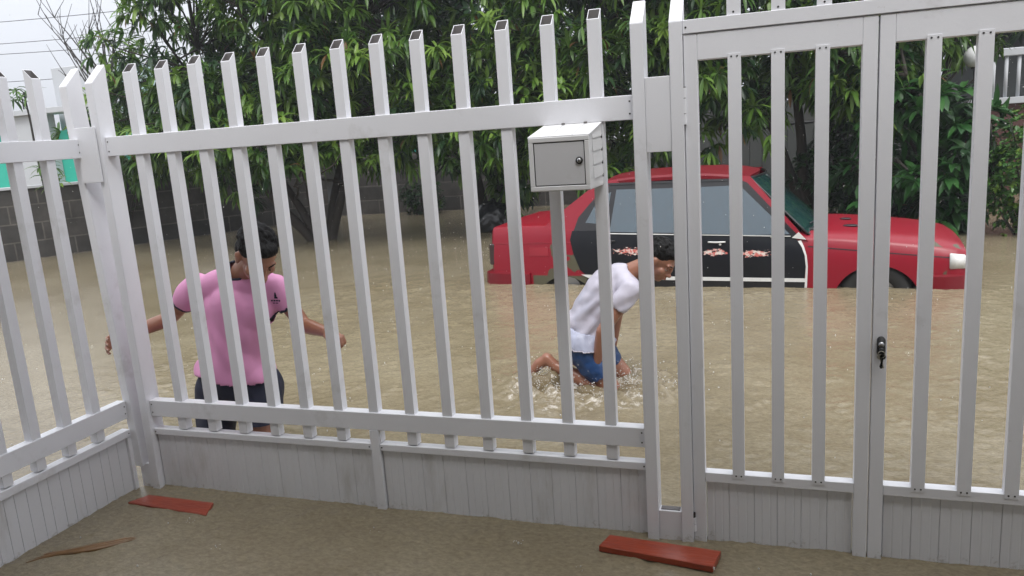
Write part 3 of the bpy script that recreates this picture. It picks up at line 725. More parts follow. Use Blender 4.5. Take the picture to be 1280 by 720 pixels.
def keep1s(p):
    if p.z > .47: return False
    if p.x < -2.585 and p.z < .10: return False
    if p.x >= -2.585 and p.z < .185 + .12 * (p.x + 2.5): return False
    return True
fuse('shorts', so_c, so_b, [M['navy']], P1, .009, 5, post=wrinkler(.012, 11, (1, 1, .5)), keep=keep1s)

# ---- person in white
P2 = empty('person'); tag(P2, 'person in soaked white shirt and blue shorts bent forward, plunging through the water', 'person')
yb = 1.75
def Q(x, z, dy=0.): return Vector((x, yb + dy, z))
pel = Q(-1.095, .265); ch = Q(-.935, .59); ne = Q(-.80, .685)
shN = Q(-.778, .618, -.165); shF = Q(-.815, .61, .17)
elN = Q(-.940, .385, -.20); wrN = Q(-1.005, .135, -.13)
elF = Q(-.93, .39, .20); wrF = Q(-.97, .13, .16)
hc2 = Q(-.628, .762, -.005)
B2 = frame((.74, -.16, -.65), (.64, -.10, .75))
W2, hb2 = head_parts(hc2, B2, .98)
hipN = pel + Vector((.0, -.085, -.01)); hipF = pel + Vector((0, .085, -.01))
knN = Q(-.905, -.035, -.10); anN = Q(-1.268, .130, -.09)
knF = Q(-.895, .040, .10); anF = Q(-.93, -.36, .12)
b2c = [(pel, .118, Q(-1.03, .43), .105), (Q(-1.03, .43), .105, ch, .115), (ch, .112, Q(-.85, .655), .085),
       (Q(-.84, .655), .062, shN, .050), (Q(-.84, .655), .062, shF, .050),
       (shN, .048, elN, .036), (elN, .037, elN.lerp(wrN, .3), .036), (elN.lerp(wrN, .3), .036, wrN, .023),
       (shF, .048, elF, .036), (elF, .037, wrF, .023),
       (ne + Vector((-.03, 0, -.005)), .056, hc2 + B2 @ Vector((0, -.03, -.045)), .050),
       (hipN, .090, knN, .056), (knN, .056, knN.lerp(anN, .35), .054), (knN.lerp(anN, .35), .054, anN, .034),
       (hipF, .090, knF, .056), (knF, .056, knF.lerp(anF, .35), .054), (knF.lerp(anF, .35), .054, anF, .034),
       # kicked-up foot: heel high, sole to the rear, toes back down towards the water
       (anN + Vector((-.045, 0, .045)), .034, anN + Vector((-.10, .0, .010)), .034), (anN + Vector((-.10, 0, .012)), .034, anN + Vector((-.150, 0, -.045)), .027), (anN, .035, anN + Vector((-.05, 0, .048)), .034),
       (anF + Vector((-.03, 0, -.05)), .034, anF + Vector((.13, 0, -.08)), .026)]
for t in range(5):
    p = anN + Vector((-.155, -.026 + .013 * t, -.055)); b2c.append((p, .0095 - .0006 * abs(t), p + Vector((-.012, 0, -.028)), .008))
BN = frame((-.30, .12, -.92), (-.88, -.35, .25))
hcN, hbN, tpN = hand_caps(wrN, BN, .98, (28, 34, 25), thumb=35, thumbside=1)
BF = frame((.05, 0, -1), (1, 0, .05)); hcF, hbF, tpF = hand_caps(wrF, BF, .98, (25, 30, 20), thumb=30, thumbside=-1)
fuse('body', b2c + hcN + hcF, hb2 + hbN + hbF, [M['skin2']], P2, .0058, 4)
face_bits(W2, B2, P2, M['skin2'], .98); hair(W2, B2, P2, .95, 5)
s2 = [(Q(-1.085, .33), .145, Q(-1.03, .45), .132), (Q(-1.03, .45), .132, ch + Vector((.0, 0, -.0)), .134), (ch, .130, Q(-.85, .645), .105),
      (Q(-.85, .645), .080, shN + Vector((0, .02, 0)), .066), (Q(-.85, .645), .080, shF, .066),
      (shN, .064, shN.lerp(elN, .36), .060), (shF, .064, shF.lerp(elF, .45), .062)]
dN = (elN - shN).normalized(); cN = shN.lerp(elN, .44); dF = (elF - shF).normalized(); cF = shF.lerp(elF, .52)
def keep2(p):
    if (p - cN).dot(dN) > 0 and p.y < yb - .09 and p.x > -.965 and (p - cN).length < .12: return False
    if (p - cF).dot(dF) > 0 and p.y > yb + .09 and p.x > -.95: return False
    ax = Vector((.63, 0, .77)); 
    if (p - Q(-1.085, .325)).dot(Vector((.30, 0, .95))) < 0: return False
    d = p - Q(-.765, .70)
    if d.length < .070: return False
    return True
def wr2(co, n):
    co = wrinkler(.010, 10)(co, n); f = math.sin((co.z * 1.0 - co.x * .5) * 70 + 4 * noise.noise(co * 7)) * .0058
    k = max(.2, min(1, (.66 - co.z) / .2)); return co + n * f * k
shirt2 = fuse('shirt', s2, [], [M['shirt']], P2, .008, 6, post=wr2, keep=keep2)
so = shirt2.modifiers.new('thick', 'SOLIDIFY'); so.thickness = .003; so.offset = 0
def keept(p): return (p - Q(-1.085, .325)).dot(Vector((.30, 0, .95))) < .035 and p.z > .262 - .12 * (p.x + 1.1)
st = fuse('shirt_tail', [(Q(-1.105, .17), .160, Q(-1.07, .36), .146), (hipN + Vector((-.01, .01, .02)), .128, hipN.lerp(knN, .3), .122), (hipF + Vector((-.01, -.01, .02)), .128, hipF.lerp(knF, .3), .122)], [], [M['shirttail']], P2, .008, 5, post=wrinkler(.010, 16, (1, 1, .6)), keep=keept)
so = st.modifiers.new('thick', 'SOLIDIFY'); so.thickness = .003; so.offset = 0
boundary_trim(st, 'shirt_hem', M['shirt'], P2, lambda p: p.z < .31 and (p - Q(-1.085, .325)).dot(Vector((.30, 0, .95))) < .0, .0045)
s3 = [(pel, .128, pel + Vector((.02, 0, .02)), .122), (hipN, .112, hipN.lerp(knN, .58), .088), (hipF, .112, hipF.lerp(knF, .58), .088)]
axn = (knN - hipN).normalized(); cnn = hipN.lerp(knN, .62)
fuse('shorts', s3, [], [M['blue']], P2, .008, 4, post=wrinkler(.011, 13), keep=lambda p: (p - cnn).dot(axn) < 0 and p.z < .33)

# ------------------------------------------------------------------ red sedan (local: u length, v width from near side inwards, z above water)
CARYAW = R(-4.0)
CAR = empty('parked_car', (-2.865, 4.725, 0), CARYAW); CAR.scale = (1.03, 1, 1)
tag(CAR, 'battered red sedan with black peeling doors standing in flood water', 'car')
ST = [(.07, .74, .545, .565), (.10, .775, .575, .590), (.40, .80, .588, .612), (.72, .812, .590, .620), (1.0, .822, .560, .60), (1.3, .828, .540, .58), (2.0, .830, .515, .56), (2.7, .826, .480, .55), (3.05, .822, .440, .530), (3.3, .818, .425, .525), (3.6, .812, .400, .505), (3.9, .800, .365, .470), (4.1, .785, .335, .435), (4.20, .765, .318, .405), (4.26, .73, .295, .36)]
us = [s[0] for s in ST]
def interp(u, j): return float(np.interp(u, us, [s[j] for s in ST]))
HW = .83
def side_v(u, z):
    """distance of the near flank from the centre line at height z"""
    w = interp(u, 1); zb = interp(u, 2)
    t = max(0., (z - .20) / max(.05, zb - .20)); lo = max(0., (.0 - z) / .3)
    return w - .045 * t ** 2.2 - .05 * lo ** 2
def body_mesh():
    q = MB(); vs = []; rows = []
    uu = sorted(set(us + [round(.1 + .12 * i, 3) for i in range(35) if .1 + .12 * i < 4.26]))
    for u in uu:
        zb = interp(u, 2); zc = interp(u, 3); sec = []
        for z in (-.28, -.15, 0., .12, .2, .27, zb * .35 + .27 * .65 if zb > .3 else .28, zb * .7 + .081, zb - .012):
            sec.append((side_v(u, z), z))
        w = side_v(u, zb - .012)
        for a in (.012, .035, .08): sec.append((w - a, zb + (zc - zb) * (a / .16) * .9 + .004))
        for fr in (.75, .5, .25, 0): sec.append((w * fr * .96, zb + (zc - zb) * (1 - fr * fr * .55)))
        full = [(-v, z) for v, z in sec] + [(v, z) for v, z in sec[:-1][::-1]]
        rows.append([(u, HW + v, z) for v, z in full])
    n = len(rows[0])
    for r_ in rows: vs += r_
    fs = [(i * n + k, (i + 1) * n + k, (i + 1) * n + k + 1, i * n + k + 1) for i in range(len(rows) - 1) for k in range(n - 1)]
    fs += [((i + 1) * n, i * n, i * n + n - 1, (i + 1) * n + n - 1) for i in range(len(rows) - 1)]
    fs.append(tuple(range(n))); fs.append(tuple((len(rows) - 1) * n + k for k in range(n))[::-1])
    q.add(vs, fs); return q
body = body_mesh().build('body', [M['carbody'], M['black']], CAR, True)
cut = MB()
for uc, zc, r_ in ((.86, -.235, .325), (3.60, -.13, .338)):
    cut.tube([(uc, -.2, zc), (uc, .30, zc)], r_, 40, 0); cut.tube([(uc, 1.36, zc), (uc, 1.86, zc)], r_, 40, 0)
cuto = cut.build('cutter', [M['black']], CAR)
bo = body.modifiers.new('arch', 'BOOLEAN'); bo.object = cuto; bo.operation = 'DIFFERENCE'; bo.solver = 'EXACT'
try: bo.material_mode = 'TRANSFER'
except Exception: pass
dg = bpy.context.evaluated_depsgraph_get(); me = bpy.data.meshes.new_from_object(body.evaluated_get(dg)); body.modifiers.clear(); body.data = me
bpy.data.objects.remove(cuto)
def auto_smooth(o, ang=35):
    bm = bmesh.new(); bm.from_mesh(o.data)
    for f in bm.faces: f.smooth = True
    for e in bm.edges:
        if len(e.link_faces) == 2 and e.calc_face_angle(0) > R(ang): e.smooth = False
    bm.to_mesh(o.data); bm.free()
auto_smooth(body)
def flank(name, outline, mats, off, du=.05, dz=.04, parent=None, far=False, th=.006, vfun=None):
    """panel that follows the flank: outline in (u, z), offset outwards"""
    bm = bmesh.new(); vs = [bm.verts.new((u, 0, z)) for u, z in outline]; bm.faces.new(vs)
    u0, u1 = min(p[0] for p in outline), max(p[0] for p in outline); z0, z1 = min(p[1] for p in outline), max(p[1] for p in outline)
    for i in range(1, int((u1 - u0) / du) + 1): bmesh.ops.bisect_plane(bm, geom=bm.verts[:] + bm.edges[:] + bm.faces[:], plane_co=(u0 + i * du, 0, 0), plane_no=(1, 0, 0))
    for i in range(1, int((z1 - z0) / dz) + 1): bmesh.ops.bisect_plane(bm, geom=bm.verts[:] + bm.edges[:] + bm.faces[:], plane_co=(0, 0, z0 + i * dz), plane_no=(0, 0, 1))
    vf = vfun or side_v
    r_ = bmesh.ops.extrude_face_region(bm, geom=bm.faces[:]); new = set(g for g in r_['geom'] if isinstance(g, bmesh.types.BMVert))
    for v in bm.verts:
        d = vf(v.co.x, v.co.z) + off - (0 if v in new else th)
        v.co.y = HW + d if far else HW - d
    bmesh.ops.recalc_face_normals(bm, faces=bm.faces[:])
    q = MB(); q.bm(bm); o = q.build(name, mats, parent or CAR); auto_smooth(o, 30); return o
rear_door = [(.945, .545), (.925, .46), (.955, .33), (1.02, .16), (1.075, .108), (1.93, .100), (1.93, .515), (1.5, .53), (1.2, .545)]
front_door = [(1.942, .100), (2.95, .085), (3.035, .088), (3.045, .20), (3.03, .33), (2.985, .42), (2.955, .452), (2.6, .484), (1.942, .514)]
for far in (False, True):
    d1 = flank('door', rear_door, [M['door_b']], .004, far=far); d2 = flank('door', front_door, [M['door_a']], .004, far=far)
    if not far: d1['label'] = 'black rear door with peeling paint'; d2['label'] = 'black front door with peeling paint'
    flank('sill', [(1.02, -.1), (3.05, -.1), (3.045, .068), (1.09, .084)], [M['black']], .002, far=far)
    flank('sill_trim', [(1.10, .082), (1.62, .072), (3.04, .062), (3.04, .094), (1.62, .106), (1.03, .115)], [M['whitestripe']], .010, far=far)
    # handles
    for uh, zh, d_ in ((2.30, .425, d2), (1.30, .445, d1)):
        q = MB(); v_ = side_v(uh, zh); sgn = 1 if far else -1
        q.tube([(uh - .075 + .15 * t, HW + sgn * (v_ + .010 + .018 * math.sin(math.pi * t)), zh) for t in (0, .15, .4, .6, .85, 1)], .008, 8, 0)
        q.ball((uh + .03, HW + sgn * (v_ + .012), zh - .022), .012, 0); q.build('handle', [M['whitestripe'] if uh > 2 else M['black']], d_, True)
# white worn edge of the front door
flank('door_edge_trim', [(2.978, .425), (3.005, .43), (3.030, .375), (3.052, .30), (3.062, .20), (3.056, .01), (3.036, .01), (3.046, .20), (3.036, .30), (3.01, .375)], [M['whitestripe']], .0085)
# crease lines on fenders
flank('fender_seam', [(3.06, .372), (3.06, .381), (4.15, .272), (4.15, .264)], [M['black']], .0015)
flank('fender_seam', [(.08, .42), (.08, .426), (.93, .436), (.93, .430)], [M['reddull']], .004)
flank('fuel_flap', [(.50, .30), (.70, .30), (.70, .385), (.50, .385)], [M['reddull']], .004)
# greenhouse
def gv(u, z): return .795 - max(0, z - .50) * .33
def gpanel(name, outline, m, off=0., parent=None, th=.02):
    for far in (False, True): o = flank(name, outline, [m], off, .2, .2, parent, far, th, gv)
    return o
gpanel('rear_pillar', [(.66, .585), (.97, .52), (1.02, .66), (1.12, .80), (1.24, .925), (1.40, .975), (1.36, 1.02), (1.22, 1.0), (1.09, .93), (.80, .71)], M['carbody'])
gpanel('front_pillar', [(3.06, .425), (2.98, .455), (2.48, .955), (2.40, 1.0), (2.57, 1.0)], M['carbody'])
gpanel('window_frame', [(.955, .53), (1.0, .67), (1.11, .80), (1.24, .935), (1.34, .985), (2.46, .985), (2.55, .945), (3.0, .455), (2.6, .47), (1.5, .51)], M['black'], .003)
gpanel('window', [(1.315, .530), (1.365, .925), (1.925, .920), (1.925, .512)], M['glass'], .0065, th=.003)
gpanel('window', [(1.975, .510), (1.975, .918), (2.46, .925), (2.515, .895), (2.915, .488), (2.6, .484)], M['glass'], .0065, th=.003)
gpanel('window', [(1.075, .62), (1.15, .76), (1.25, .87), (1.315, .905), (1.275, .60)], M['glass'], .0065, th=.003)
gpanel('window_trim', [(1.29, .512), (2.92, .466), (2.92, .474), (1.29, .520)], M['whitestripe'], .010, th=.004)
gpanel('mirror_base', [(2.93, .455), (3.045, .438), (2.985, .505)], M['whitestripe'], .008)
# roof
q = MB(); rows = []
for u, zz, w in ((1.22, .985, .60), (1.30, 1.012, .615), (1.5, 1.035, .625), (1.9, 1.045, .63), (2.2, 1.04, .628), (2.42, 1.018, .62), (2.55, .985, .605)):
    rows.append([(u + (.05 if u > 2.3 else -.05 if u < 1.35 else 0) * (1 - abs(f)) , HW + w * f * 1.02, zz + .025 * (1 - f * f) - (.018 if abs(f) == 1 else 0)) for f in (-1, -.97, -.85, -.5, 0, .5, .85, .97, 1)])
n = 9; vs = [p for r_ in rows for p in r_]; vs2 = [(x, y, z - .03) for x, y, z in vs]; N_ = len(vs)
fs = [(i * n + k, (i + 1) * n + k, (i + 1) * n + k + 1, i * n + k + 1) for i in range(6) for k in range(n - 1)]
q.add(vs + vs2, fs + [tuple(N_ + j for j in f[::-1]) for f in fs])
m_ = 6 * n; q.add(vs + vs2, [(k + 1, k, N_ + k, N_ + k + 1) for k in range(n - 1)] + [(m_ + k, m_ + k + 1, N_ + m_ + k + 1, N_ + m_ + k) for k in range(n - 1)] + [((i + 1) * n, i * n, N_ + i * n, N_ + (i + 1) * n)[::-1] for i in range(6)] + [(i * n + n - 1, (i + 1) * n + n - 1, N_ + (i + 1) * n + n - 1, N_ + i * n + n - 1)[::-1] for i in range(6)])
rf = q.build('roof', [M['red']], CAR); auto_smooth(rf, 40)
gpanel('drip_rail', [(1.26, .968), (2.50, .968), (2.50, .988), (1.26, .988)], M['black'], .012, th=.02)
# windscreens: bowed sheets
def screen(name, ub, zb, ut, zt, wb, wt, bow, m):
    q = MB(); rows = []; nn = 13
    for i in range(7):
        t = i / 6
        rows.append([(ub + (ut - ub) * t + bow * (1 - f * f) * (1 - .4 * t), HW + f * (wb + (wt - wb) * t), zb + (zt - zb) * t) for f in [-1 + 2 * k / (nn - 1) for k in range(nn)]])
    vs = [p for r_ in rows for p in r_]; off = Vector((.004 * (1 if bow > 0 else -1), 0, .004)); N_ = len(vs)
    fs = [(i * nn + k, i * nn + k + 1, (i + 1) * nn + k + 1, (i + 1) * nn + k) for i in range(6) for k in range(nn - 1)]
    q.add([Vector(p) for p in vs] + [Vector(p) - off for p in vs], fs + [tuple(N_ + j for j in f[::-1]) for f in fs])
    q2 = MB(); loop = rows[0] + [r_[-1] for r_ in rows[1:]] + rows[-1][::-1][1:] + [r_[0] for r_ in rows[::-1][1:]]
    q2.tube(loop, .011, 6); fr_ = q2.build('window_seal', [M['black']], CAR, True)
    return q.build(name, [m], CAR, True)
screen('windshield', 3.06, .475, 2.57, .985, .735, .60, .14, M['windshield'])
screen('rear_window', .74, .605, 1.23, .98, .72, .59, -.07, M['windshield'])
q = MB(); q.box(.9, 3.0, HW - .70, HW + .70, .40, .56, 0, .02); q.box(1.0, 2.6, HW - .55, HW + .55, .56, .90, 0, .05)
q.build('cabin', [M['black']], CAR)
# cowl, wipers
q = MB(); q.box(3.0, 3.16, HW - .62, HW + .62, .455, .515, 0, .01); q.build('cowl', [M['black']], CAR)
for c_ in (-.25, .3):
    q = MB(); q.tube([(3.20, HW + c_, .535), (3.12, HW + c_ - .02, .55), (3.07, HW + c_ - .38, .56)], .006, 6); q.build('wiper', [M['black']], CAR, True)
for c_, r_ in (((3.40, HW - .42, .505), .045), ((3.36, HW - .1, .528), .035)):
    q = MB(); q.ball(c_, r_, 0, 12, 8, (1.5, .9, .28)); q.build('hood_vent', [M['black']], CAR, True)
# bumpers
def bumper(name, pts, z0, z1, m):
    q = MB(); vs = []; prof = [(0, z0), (.018, z0 + .02), (.024, (z0 + z1) / 2), (.018, z1 - .02), (-.03, z1), (-.06, z1 - .005), (-.06, z0)]
    n = len(prof)
    for i, (u, v) in enumerate(pts):
        a = Vector(pts[max(0, i - 1)]); b = Vector(pts[min(len(pts) - 1, i + 1)]); t = (b - a).normalized(); nn = Vector((t.y, -t.x))
        for d, z in prof: vs.append((u + nn.x * d, HW + v + nn.y * d, z))
    fs = [(i * n + k, i * n + (k + 1) % n, (i + 1) * n + (k + 1) % n, (i + 1) * n + k) for i in range(len(pts) - 1) for k in range(n)]
    fs += [tuple(range(n))[::-1], tuple((len(pts) - 1) * n + k for k in range(n))]
    q.add(vs, fs); o = q.build(name, [m], CAR); auto_smooth(o, 50); return o
bumper('bumper', [(3.93, -.805), (4.10, -.80), (4.20, -.77), (4.255, -.70), (4.285, -.4), (4.292, 0), (4.285, .4), (4.255, .70), (4.20, .77), (4.10, .80), (3.93, .805)], -.16, .135, M['red'])
bumper('bumper', [(.50, .815), (.2, .80), (.06, .775), (.0, .70), (-.02, .4), (-.025, 0), (-.02, -.4), (.0, -.70), (.06, -.775), (.2, -.80), (.50, -.815)], -.16, .135, M['red'])
# lamps
for sg in (-1, 1):
    q = MB(); bm = bmesh.new()
    P8 = [(4.135, .792, .175), (4.262, .744, .175), (4.278, .55, .175), (4.14, .55, .175), (4.135, .786, .305), (4.252, .735, .285), (4.262, .55, .285), (4.14, .55, .305)]
    v = [bm.verts.new((a, HW + sg * (b + .004), c)) for a, b, c in P8]
    for f in [(3, 2, 1, 0), (4, 5, 6, 7), (0, 1, 5, 4), (1, 2, 6, 5), (2, 3, 7, 6), (3, 0, 4, 7)]: bm.faces.new([v[i] for i in f])
    bmesh.ops.recalc_face_normals(bm, faces=bm.faces[:]); bmesh.ops.bevel(bm, geom=bm.edges[:], offset=.006, segments=2, affect='EDGES')
    q.bm(bm); q.build('headlight', [M['lamp']], CAR, True)
    q = MB(); q.box(.052, .11, HW + sg * .775 - (.0 if sg < 0 else .26), HW + sg * .775 + (.26 if sg < 0 else 0.), .20, .42, 0, .01)
    q.build('tail_light', [M['tail']], CAR)
q = MB(); q.box(4.24, 4.278, HW - .54, HW + .54, .17, .27, 0, .005); q.build('grille', [M['black']], CAR)
for uc, zc in ((.86, -.06), (3.60, -.06)):
    for v0 in (.06, 1.44):
        w = MB(); prof = [(.15, 0), (.25, -.005), (.285, .02), (.292, .06), (.292, .13), (.285, .165), (.25, .185), (.15, .18)]
        seg = 36; vs = []
        for k in range(seg):
            a = 2 * math.pi * k / seg
            for r_, d in prof: vs.append((uc + r_ * math.cos(a), v0 + d, zc + r_ * math.sin(a)))
        n = len(prof); w.add(vs, [(k * n + j, k * n + (j + 1) % n, ((k + 1) % seg) * n + (j + 1) % n, ((k + 1) % seg) * n + j) for k in range(seg) for j in range(n)])
        wo = w.build('wheel', [M['rubber']], CAR, True)
        r = MB(); r.tube([(uc, v0 + .03, zc), (uc, v0 + .10, zc)], [.16, .15], 24); r.build('rim', [M['steel']], wo)
    q = MB(); q.box(uc - .36, uc + .36, .27, 1.39, zc - .2, zc + .30 if uc > 2 else zc + .15, 0, .0); q.build('wheel_well', [M['black']], CAR)

# ------------------------------------------------------------------ trees and plants
class Leaves:
    def __init__(s): s.v = []; s.f = []; s.m = []
    def leaf(s, p, d, L, w, droop, mi, rng_, seg=3):
        d = d.normalized(); side = d.cross(Vector((0, 0, 1)))
        if side.length < .1: side = Vector((1, 0, 0))
        side.normalize(); k = len(s.v); roll = rng_.uniform(-.5, .5); nrm = side.cross(d); side = (side * math.cos(roll) + nrm * math.sin(roll)).normalized()
        pt = p.copy(); st = L / seg
        wp = (.25, 1.0, .85, 0) if seg == 3 else (.3, 1.0, 0)
        for i in range(seg + 1):
            nrm = side.cross(d)
            if i == seg: s.v.append(tuple(pt))
            else:
                ww = w * wp[i] * .5
                s.v.append(tuple(pt + side * ww + nrm * ww * .35)); s.v.append(tuple(pt)); s.v.append(tuple(pt - side * ww + nrm * ww * .35))
            d = (d + Vector((0, 0, -droop / seg))).normalized(); pt = pt + d * st
        for i in range(seg - 1):
            a = k + i * 3; s.f += [(a, a + 1, a + 4, a + 3), (a + 1, a + 2, a + 5, a + 4)]; s.m += [mi, mi]
        a = k + (seg - 1) * 3; t = k + seg * 3; s.f += [(a, a + 1, t), (a + 1, a + 2, t)]; s.m += [mi, mi]
    def whorl(s, p, out, n, L, w, droop, mi, rng_, seg=3):
        out = out.normalized(); u = out.orthogonal().normalized(); v = out.cross(u); ph = rng_.uniform(0, 6.28)
        for i in range(n):
            a = ph + 2.4 * i + rng_.uniform(-.25, .25); e = rng_.uniform(.15, .95)
            d = (u * math.cos(a) + v * math.sin(a)) + out * (.15 + e * .9)
            s.leaf(p - out * rng_.uniform(0, .10) * L * 2, d, L * rng_.uniform(.5, 1.2), w * rng_.uniform(.7, 1.2), droop * rng_.uniform(.6, 1.4), mi, rng_, seg)
    def build(s, name, mats, parent=None):
        me = bpy.data.meshes.new(name); me.from_pydata(s.v, [], s.f); me.polygons.foreach_set('material_index', s.m)
        me.polygons.foreach_set('use_smooth', [True] * len(s.f)); me.update(); return link(name, me, mats, parent)

def rdir(g):
    while True:
        p = Vector((g.uniform(-1, 1), g.uniform(-1, 1), g.uniform(-1, 1)))
        if .05 < p.length < 1: return p.normalized()

def limb(q, p0, p1, r0, r1, g, wob=.08, n=7):
    p0 = Vector(p0); p1 = Vector(p1); L = (p1 - p0).length; pts = []; rr = []
    o1 = Vector((g.uniform(-1, 1), g.uniform(-1, 1), g.uniform(-.5, .5))) * wob * L
    for i in range(n + 1):
        t = i / n; pts.append(p0.lerp(p1, t) + o1 * math.sin(math.pi * t) + Vector((g.uniform(-1, 1), g.uniform(-1, 1), 0)) * wob * .12 * L * (0 < i < n)); rr.append(r0 + (r1 - r0) * t)
    q.tube(pts, rr, 7); return pts

def tree(name, label, base, crowns, nclump, seed, limbs, leafL=.27, leafW=.055, droop=1.1, young=.10, nw=12, tr=.16, mats=None, nleaf=11, cat='tree', clump_r=.55, forks=None, group=None, young_at=()):
    g = random.Random(seed); T = empty(name); tag(T, label, cat, group)
    T.location = (0, 0, 0); base = Vector(base); q = MB(); lv = Leaves()
    ends = []
    fk = base + Vector((0, 0, .45))
    limb(q, base, fk, tr, tr * .85, g, .02, 4)
    for e in limbs:
        pts = limb(q, fk - Vector((0, 0, .25)), e, tr * .75, tr * .28, g, .07); ends += pts[3:]
        for _ in range(3):
            s0 = pts[g.randint(4, 7)]; e2 = s0 + Vector((g.uniform(-1, 1), g.uniform(-1, 1), g.uniform(.1, 1))) * .9; ends += limb(q, s0, e2, tr * .22, tr * .08, g, .1, 4)[2:]
    vol = [a[1][0] * a[1][1] * a[1][2] for a in crowns]; tot = sum(vol)
    for (c, r), vv in zip(crowns, vol):
        c = Vector(c)
        for _ in range(max(1, round(nclump * vv / tot))):
            d = rdir(g); rad = g.uniform(.45, 1) ** .6
            cc = c + Vector((d.x * r[0], d.y * r[1], d.z * r[2])) * rad
            e = min(ends, key=lambda p_: (p_ - cc).length)
            limb(q, e, cc, .022, .008, g, .1, 4)
            for _w in range(nw):
                dd = rdir(g); p = cc + Vector((dd.x, dd.y, dd.z * .8)) * clump_r * g.uniform(.25, 1)
                out = (dd + Vector((0, 0, .35)) + (cc - c).normalized() * .5); yy = g.random() < young
                lv.whorl(p, out, nleaf + g.randint(-2, 2), leafL, leafW, droop, 1 if yy else g.choices((0, 2, 3), (.40, .22, .38))[0], g)
                if g.random() < .12: lv.leaf(p, rdir(g) + Vector((0, 0, -.4)), leafL * .9, leafW, droop, 4, g)
    for p in young_at:
        p = Vector(p)
        for _ in range(3): lv.whorl(p + rdir(g) * .12, Vector((g.uniform(-.5, .5), -.5, .9)), 12, leafL, leafW, droop * 1.2, 1, g)
        e = min(ends, key=lambda p_: (p_ - p).length); limb(q, e, p, .015, .006, g, .1, 4)
    q.build('trunk', [M['bark']], T, True)
    lv.build('crown', mats or [M['leaf'], M['leafyoung'], M['leafdark'], M['leafmid'], M['leafdead']], T)
    return T

tree('mango_tree', 'large mango tree with a low forked trunk behind the person in pink', (-7.04, 8.38, -.45),
     [((-8.3, 8.1, 3.0), (2.2, 1.3, 2.0)), ((-6.3, 8.2, 3.3), (2.1, 1.5, 2.4)), ((-9.4, 7.6, 1.9), (1.0, .7, .8)), ((-10.0, 7.7, 1.9), (.8, .6, 1.0)), ((-7.2, 7.7, 2.0), (2.4, .8, .9))], 230, 11,
     [(-7.9, 8.2, 1.5), (-6.4, 8.4, 1.9), (-9.0, 8.0, 2.9), (-6.0, 8.6, 3.4), (-7.4, 8.0, 3.6)], nw=13, tr=.13, leafL=.285, leafW=.054,
     young_at=[(-8.75, 6.6, 2.0), (-8.2, 6.55, 1.75), (-7.65, 6.5, 1.6), (-9.6, 6.9, 1.9), (-5.3, 6.6, 1.7), (-5.2, 6.6, 2.6), (-6.3, 6.5, 2.0), (-9.9, 7.0, 2.6)])
tree('mango_tree', 'dark mango tree standing behind the tail of the red car', (-4.50, 9.5, -.45),
     [((-3.9, 8.9, 3.1), (1.7, 1.3, 2.5)), ((-2.2, 8.7, 3.0), (1.5, 1.2, 2.3)), ((-4.0, 8.3, 1.7), (1.6, .7, .7))], 180, 23,
     [(-4.6, 9.2, 2.2), (-3.2, 9.0, 2.4), (-2.3, 9.0, 3.0), (-4.0, 9.2, 3.6)], nw=12, tr=.17, young=.08, leafL=.285, leafW=.054,
     young_at=[(-4.4, 7.3, 2.7), (-4.1, 7.2, 1.6), (-2.6, 7.2, 2.0), (-3.6, 7.2, 3.0)])
tree('mango_tree', 'mango tree overhanging the bonnet of the red car behind the narrow gate leaf', (.55, 9.3, -.45),
     [((-.5, 8.5, 2.9), (1.1, 1.0, 1.7)), ((.9, 8.4, 2.7), (1.0, 1.0, 1.5))], 85, 31,
     [(-.4, 8.8, 2.4), (.9, 8.8, 2.5), (.2, 8.6, 3.3)], nw=11, tr=.12, young=.03, leafL=.30)
tree('mango_tree', 'dark slender tree whose crown hangs in front of the white balcony', (2.0, 10.4, -.45),
     [((1.9, 9.6, 2.9), (.9, .8, 1.0)), ((2.9, 9.6, 3.3), (.9, .8, .7))], 26, 37, [(1.8, 9.8, 2.6), (2.6, 9.8, 3.2)], nw=10, tr=.10, young=.0)
T4 = tree('leafy_shrub', 'tall shrub with broad finger-like leaves growing beyond the nose of the red car', (1.95, 7.9, -.4),
     [((1.85, 7.7, .95), (.50, .40, .85)), ((1.25, 8.0, 1.3), (.45, .4, 1.2)), ((2.15, 7.9, .85), (.3, .3, .8))], 62, 41, [(1.7, 7.9, .9), (2.0, 7.8, 1.6), (1.4, 8.0, 1.5)], leafL=.27, leafW=.085, droop=.75, young=0, nw=5, tr=.045, mats=[M['leafbroad'], M['leafyoung'], M['leafdark'], M['leafbroad'], M['leafdead']], nleaf=9, cat='shrub', clump_r=.30)
def bush(name, label, base, r, h, n, seed, L=.07, w=.035, mats=None, cat='bush'):
    g = random.Random(seed); T = empty(name); tag(T, label, cat); q = MB(); lv = Leaves(); base = Vector(base)
    for i in range(14):
        a = g.uniform(0, 6.28); e = base + Vector((math.cos(a) * r[0] * .8, math.sin(a) * r[1] * .8, h * g.uniform(.5, 1))); limb(q, base, e, .018, .005, g, .1, 5)
    for i in range(n):
        d = rdir(g); p = base + Vector((d.x * r[0], d.y * r[1], 0)) * g.uniform(.3, 1) ** .5; p.z = base.z + h * (.5 + .5 * d.z * g.uniform(.3, 1)) + g.uniform(-.05, .05)
        lv.whorl(p, d + Vector((0, 0, .6)), 7, L, w, .5, 1 if g.random() < .12 else 0, g, 2)
    q.build('stem', [M['bark']], T, True); lv.build('foliage', mats or [M['leafbush'], M['leafyoung']], T); return T
bush('bush', 'dense small leaved green bush at the right edge behind the wide gate leaf', (2.78, 7.5, -.2), (.62, .5), 1.75, 900, 5)
bush('bush', 'small dark bush against the brick wall behind the floodwater, right of the forked trunk', (-6.85, 11.9, -.2), (.5, .3), 1.1, 220, 6, .09, .04, [M['leafdark'], M['leaf']])
